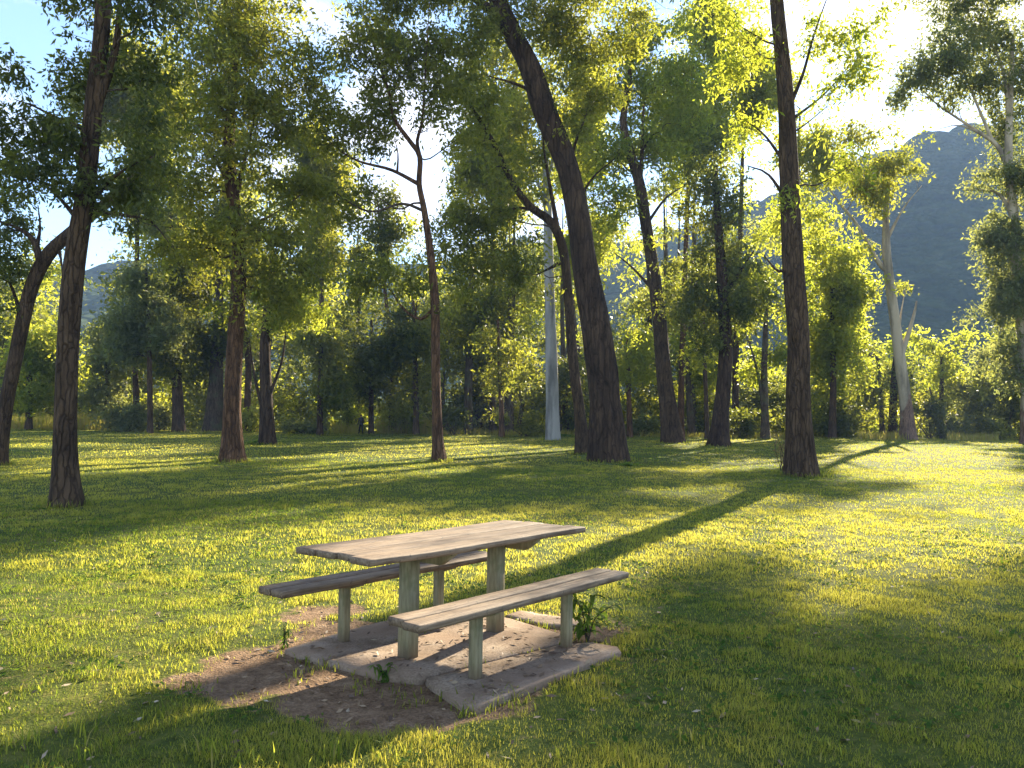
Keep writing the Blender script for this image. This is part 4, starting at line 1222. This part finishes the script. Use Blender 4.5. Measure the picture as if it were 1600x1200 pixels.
def dry_grass():
    """straw-coloured unmown strip where the lawn meets the wood"""
    r = np.random.default_rng(21)
    X, Y, H = [], [], []
    for x0, x1, hpx, n in ((-60, 190, 24, 5200), (395, 420, 14, 500), (520, 560, 18, 900), (590, 680, 24, 2200), (690, 900, 10, 1500), (1000, 1240, 10, 1800), (1340, 1420, 14, 900), (1480, 1560, 14, 900)):
        px = r.uniform(x0, x1, n); d = r.uniform(56, 63, n)
        X.append((px - 800) / FPX * d); Y.append(d); H.append(hpx / FPX * 58 * r.uniform(.4, 1.1, n) * (.6 + .8 * fbm(px * .06, d * .2, 2)))
    X, Y, H = map(np.concatenate, (X, Y, H))
    tint = r.uniform(.62, 1.0, len(X))
    V, Q, T, _ = blades(X, Y, H, np.full(len(X), .045), r, .35)
    me = make_mesh('dry_grass', V, [Q, T], [GRASS], None, {'tint': ('FACE', np.concatenate([tint, tint]))})
    tag(link('dry_grass', me), 'straw-coloured long grass where the lawn meets the wood', 'grass', kind='stuff')


lawn_weeds()
dry_grass()


def litter():
    r = np.random.default_rng(31)
    n = 3600
    k = r.random(n) < .25
    x = np.where(k, r.normal(TX - .3, 1.5, n), r.uniform(-7, 7, n)); y = np.where(k, r.normal(TY - .3, 1.3, n), r.uniform(3, 13, n))
    keep = (soil(x, y) > r.random(n) * .9) | (r.random(n) < .35)
    x, y = x[keep], y[keep]
    tx_, ty_ = [], []
    for bx, by, br in TRUNK_FEET:
        if by > 36: continue
        a = r.uniform(0, 6.28, 70); q = br * (1.1 + abs(r.normal(size=70)) * 1.1)
        tx_.append(bx + q * np.cos(a)); ty_.append(by + q * np.sin(a))
    x = np.concatenate([x] + tx_); y = np.concatenate([y] + ty_); n = len(x)
    z = np.where(on_pad(x, y), .042, ground_h(x, y) + .006)
    a = r.uniform(0, 6.28, n); d = np.stack([np.cos(a), np.sin(a), r.normal(size=n) * .15], 1); s = np.stack([-np.sin(a), np.cos(a), r.normal(size=n) * .2], 1)
    L = r.uniform(.03, .075, n)[:, None]; Wd = L * r.uniform(.15, .4, n)[:, None]
    c = np.stack([x, y, z], 1); up = np.array([0, 0, .008])
    V = np.stack([c - d * L / 2, c + s * Wd / 2 + up, c + d * L / 2 + up, c - s * Wd / 2], 1).reshape(-1, 3)
    m, nt, N = nmat('dead_leaf')
    at = N('ShaderNodeAttribute', attribute_name='tint')
    c1 = ramp(nt, at.outputs['Fac'], [(0, (.07, .04, .025)), (.5, (.20, .12, .06)), (.8, (.33, .23, .13)), (1, (.45, .40, .30))])
    p = N('ShaderNodeBsdfPrincipled', ins={'Base Color': c1, 'Roughness': .7})
    N('ShaderNodeOutputMaterial', ins={0: p.outputs[0]})
    me = make_mesh('leaf_litter', V, [np.arange(4 * n).reshape(n, 4)], [m], None, {'tint': ('FACE', r.random(n) ** 1.3 * .9)})
    tag(link('leaf_litter', me), 'small dry brown leaves scattered on the bare earth and slab', 'leaf litter', kind='stuff')


litter()

# ------------------------------------------------------------------ small plants


def broad_leaf(bld, base, direc, L, Wd, droop, tint):
    d = np.array(direc, float); d /= np.linalg.norm(d)
    s = np.cross(d, [0, 0, 1.0]); s /= np.linalg.norm(s) + 1e-9
    n = 6; V = []
    for i in range(n + 1):
        t = i / n
        c = np.array(base) + d * L * t + np.array([0, 0, -droop * L * t * t])
        w = Wd * math.sin(math.pi * min(1, t * .93 + .07)) ** .8 * (1 - .35 * t)
        V += [c - s * w / 2 + np.array([0, 0, .12 * w]), c, c + s * w / 2 + np.array([0, 0, .12 * w])]
    F = []
    for i in range(n):
        a = i * 3; F += [[a, a + 1, a + 4, a + 3], [a + 1, a + 2, a + 5, a + 4]]
    bld.add(np.array(V), np.array(F), None, 0, np.full(len(F), tint))


def weed(px, py, hpx, spread, nst, label, seed):
    r = np.random.default_rng(seed)
    p = ground_at(px, py); p[2] = float(ground_h(p[0], p[1])); k = p[1] / FPX
    root = link('weed', None, None, p); tag(root, label, 'plant')
    lb = Build(); sb = Build()
    for i in range(nst):
        a = r.uniform(0, 6.28); h = hpx * k * r.uniform(.55, 1.05); o = spread * k * r.uniform(.3, 1)
        tip = np.array([math.cos(a) * o, math.sin(a) * o, h])
        P = spline(np.vstack([[0, 0, -.02], tip * [.3, .3, .6], tip]), .03)
        sb.tube(P, np.linspace(.006, .002, len(P)), 5)
        for q in np.linspace(.25, 1, 6):
            c = P[int(q * (len(P) - 1))]
            for _ in range(2):
                b = r.uniform(0, 6.28)
                broad_leaf(lb, c, (math.cos(b), math.sin(b), r.uniform(.1, .6)), spread * k * r.uniform(.45, .8), spread * k * r.uniform(.16, .28), r.uniform(.5, 1.3), r.random())
    link('stem', sb.mesh('stem', [TWIG], (0, 0, 0), True), root)
    link('leaf', lb.mesh('leaf', [WEED]), root).name = 'foliage'


weed(918, 1000, 72, 40, 5, 'leafy green weed growing beside the right leg of the near bench', 4)
weed(601, 1062, 34, 24, 4, 'small dusty weed at the left corner of the near slab', 6)
weed(444, 1012, 36, 16, 3, 'small dark weed at the left end of the far slab', 8)


def fern(px, py, rpx, hpx, label, n=26, seed=1):
    r = np.random.default_rng(seed)
    p = ground_at(px, py); k = p[1] / FPX
    root = link('fern', None, None, p); tag(root, label, 'fern', 'low plants at the feet of trees')
    b = Build()
    for i in range(n):
        a = r.uniform(0, 6.28); L = rpx * k * r.uniform(.6, 1.1)
        o = np.array([r.normal() * rpx * k * .35, r.normal() * rpx * k * .2, 0])
        broad_leaf(b, o, (math.cos(a), math.sin(a), hpx / rpx * r.uniform(.6, 1.5)), L, L * .2, r.uniform(.3, .9), r.random())
    link('frond', b.mesh('frond', [WEED]), root).name = 'fronds'


fern(985, 728, 26, 16, 'dark low fern clump at the right foot of the massive leaning trunk', 40, 2)
fern(398, 694, 20, 14, 'low fern clump left of the black twin-stemmed trunk', 36, 3)
fern(880, 682, 30, 14, 'low green clump at the right foot of the white gum', 40, 4)
fern(838, 680, 24, 10, 'low green clump at the left foot of the white gum', 34, 7)
fern(655, 722, 14, 8, 'small tuft left of the slender young tree', 24, 5)
fern(60, 797, 26, 12, 'dark grassy tuft left of the tall forked trunk', 40, 6)

# thin dry sapling beside the lone trunk
p = ground_at(1222, 735); k = p[1] / FPX
root = link('sapling', None, None, p); tag(root, 'thin dry brownish sapling just left of the lone dark trunk', 'sapling')
sb = Build(); lb = Build(); r = np.random.default_rng(12)
for i in range(5):
    tip = np.array([(r.uniform(-16, 12)) * k, r.normal() * .2, r.uniform(45, 88) * k])
    P = spline(np.vstack([[r.normal() * .05, 0, -.03], tip * [.4, .4, .55] + r.normal(size=3) * .06, tip]), .12)
    sb.tube(P, np.linspace(.014, .004, len(P)), 5)
    for q in P[len(P) // 3:]:
        c = q + r.normal(size=(7, 3)) * .09
        V, F = leaf_quads(c, .085, .03, .3, r); lb.add(V, F, None, 0, r.random(len(F)))
link('stem', sb.mesh('stem', [TWIG], (0, 0, 0), True), root)
DRY = leaf_mat('dry_leaf', [(0, (.12, .08, .04)), (1, (.22, .17, .07))], [(0, (.35, .22, .06)), (1, (.55, .42, .12))], .45)
link('foliage', lb.mesh('foliage', [DRY]), root)

# ------------------------------------------------------------------ distant person
def person():
    d = 55.0; p = at_depth(564, 678, d); p[2] = zg(p[0], d)
    s = .78   # small figure: about 1.25 m
    J = [('pelvis', (0, 0, .92), .13), ('belly', (0, 0, 1.08), .13), ('chest', (0, .01, 1.28), .15), ('neck', (0, 0, 1.47), .055), ('head', (.01, .02, 1.58), .09), ('crown', (.01, .02, 1.68), .075),
         ('hipl', (-.10, 0, .88), .095), ('kneel', (-.16, .05, .50), .065), ('anklel', (-.20, .02, .09), .045), ('toel', (-.22, .16, .04), .04),
         ('hipr', (.10, 0, .88), .095), ('kneer', (.18, -.02, .50), .065), ('ankler', (.24, -.08, .09), .045), ('toer', (.27, .05, .04), .04),
         ('shl', (-.19, 0, 1.38), .065), ('ell', (-.27, .02, 1.10), .045), ('wrl', (-.26, .10, .86), .033), ('hal', (-.26, .13, .77), .036),
         ('shr', (.19, 0, 1.38), .065), ('elr', (.28, .02, 1.10), .045), ('wrr', (.27, .10, .86), .033), ('har', (.27, .13, .77), .036)]
    E = [(0, 1), (1, 2), (2, 3), (3, 4), (4, 5), (0, 6), (6, 7), (7, 8), (8, 9), (0, 10), (10, 11), (11, 12), (12, 13), (2, 14), (14, 15), (15, 16), (16, 17), (2, 18), (18, 19), (19, 20), (20, 21)]
    me = bpy.data.meshes.new('person'); me.from_pydata([tuple(c * s for c in j[1]) for j in J], E, [])
    m, nt, N = nmat('person_clothes')
    tc = N('ShaderNodeTexCoord'); sp_ = N('ShaderNodeSeparateXYZ', ins={0: tc.outputs['Object']})
    dv = N('ShaderNodeMath', operation='DIVIDE', ins={0: sp_.outputs['Z'], 1: 1.75 * s})
    c = ramp(nt, dv.outputs[0], [(0, (.02, .018, .018)), (.5, (.025, .025, .035)), (.55, (.03, .028, .04)), (.83, (.10, .07, .11)), (.85, (.36, .22, .16)), (1, (.36, .22, .16))])
    nt.nodes[-1].color_ramp.interpolation = 'CONSTANT'
    pr = N('ShaderNodeBsdfPrincipled', ins={'Base Color': c, 'Roughness': .85}); N('ShaderNodeOutputMaterial', ins={0: pr.outputs[0]})
    me.materials.append(m)
    o = link('person', me, None, p, math.radians(160)); tag(o, 'small distant person in dark clothes standing legs apart on the far lawn', 'person')
    sk = o.modifiers.new('skin', 'SKIN')
    for v, j in zip(me.skin_vertices[0].data, J): v.radius = (j[2] * s, j[2] * s)
    me.skin_vertices[0].data[0].use_root = True
    sb_ = o.modifiers.new('smooth', 'SUBSURF'); sb_.levels = 2; sb_.render_levels = 2
    hb = Build()
    for i in range(6):
        pass
    th = np.linspace(0, 2 * math.pi, 13)[:-1]; rows = []
    for ph in np.linspace(-.25, 1.5, 7):
        rows.append(np.stack([.01 + .1 * np.cos(ph) * np.cos(th), .005 + .1 * np.cos(ph) * np.sin(th), 1.63 + .115 * np.sin(ph) + 0 * th], 1))
    V = np.vstack(rows) * s; n = 12; j = np.arange(n)
    F = np.vstack([np.stack([k_ * n + j, k_ * n + (j + 1) % n, (k_ + 1) * n + (j + 1) % n, (k_ + 1) * n + j], 1) for k_ in range(6)])
    hb.add(V, F)
    hm, nt, N = nmat('dark_hair'); pr = N('ShaderNodeBsdfPrincipled', ins={'Base Color': (.02, .014, .01, 1), 'Roughness': .6}); N('ShaderNodeOutputMaterial', ins={0: pr.outputs[0]})
    link('hair', hb.mesh('hair', [hm], (0, 0, 0), True), o)


person()

# ------------------------------------------------------------------ air
m, nt, N = nmat('haze_air')
v = N('ShaderNodeVolumePrincipled', ins={'Color': (.42, .62, 1.0, 1), 'Density': .00045, 'Anisotropy': .0})
o = N('ShaderNodeOutputMaterial'); nt.links.new(v.outputs[0], o.inputs['Volume'])
b = Build()
x0, x1, y0, y1, z0, z1 = -740, 740, -80, 920, -2.0, 190.0
V = [(x, y, z) for z in (z0, z1) for (x, y) in ((x0, y0), (x1, y0), (x1, y1), (x0, y1))]
b.add(V, np.array([[3, 2, 1, 0], [4, 5, 6, 7], [0, 1, 5, 4], [1, 2, 6, 5], [2, 3, 7, 6], [3, 0, 4, 7]]))
tag(link('haze', b.mesh('haze', [m])), kind='stuff')
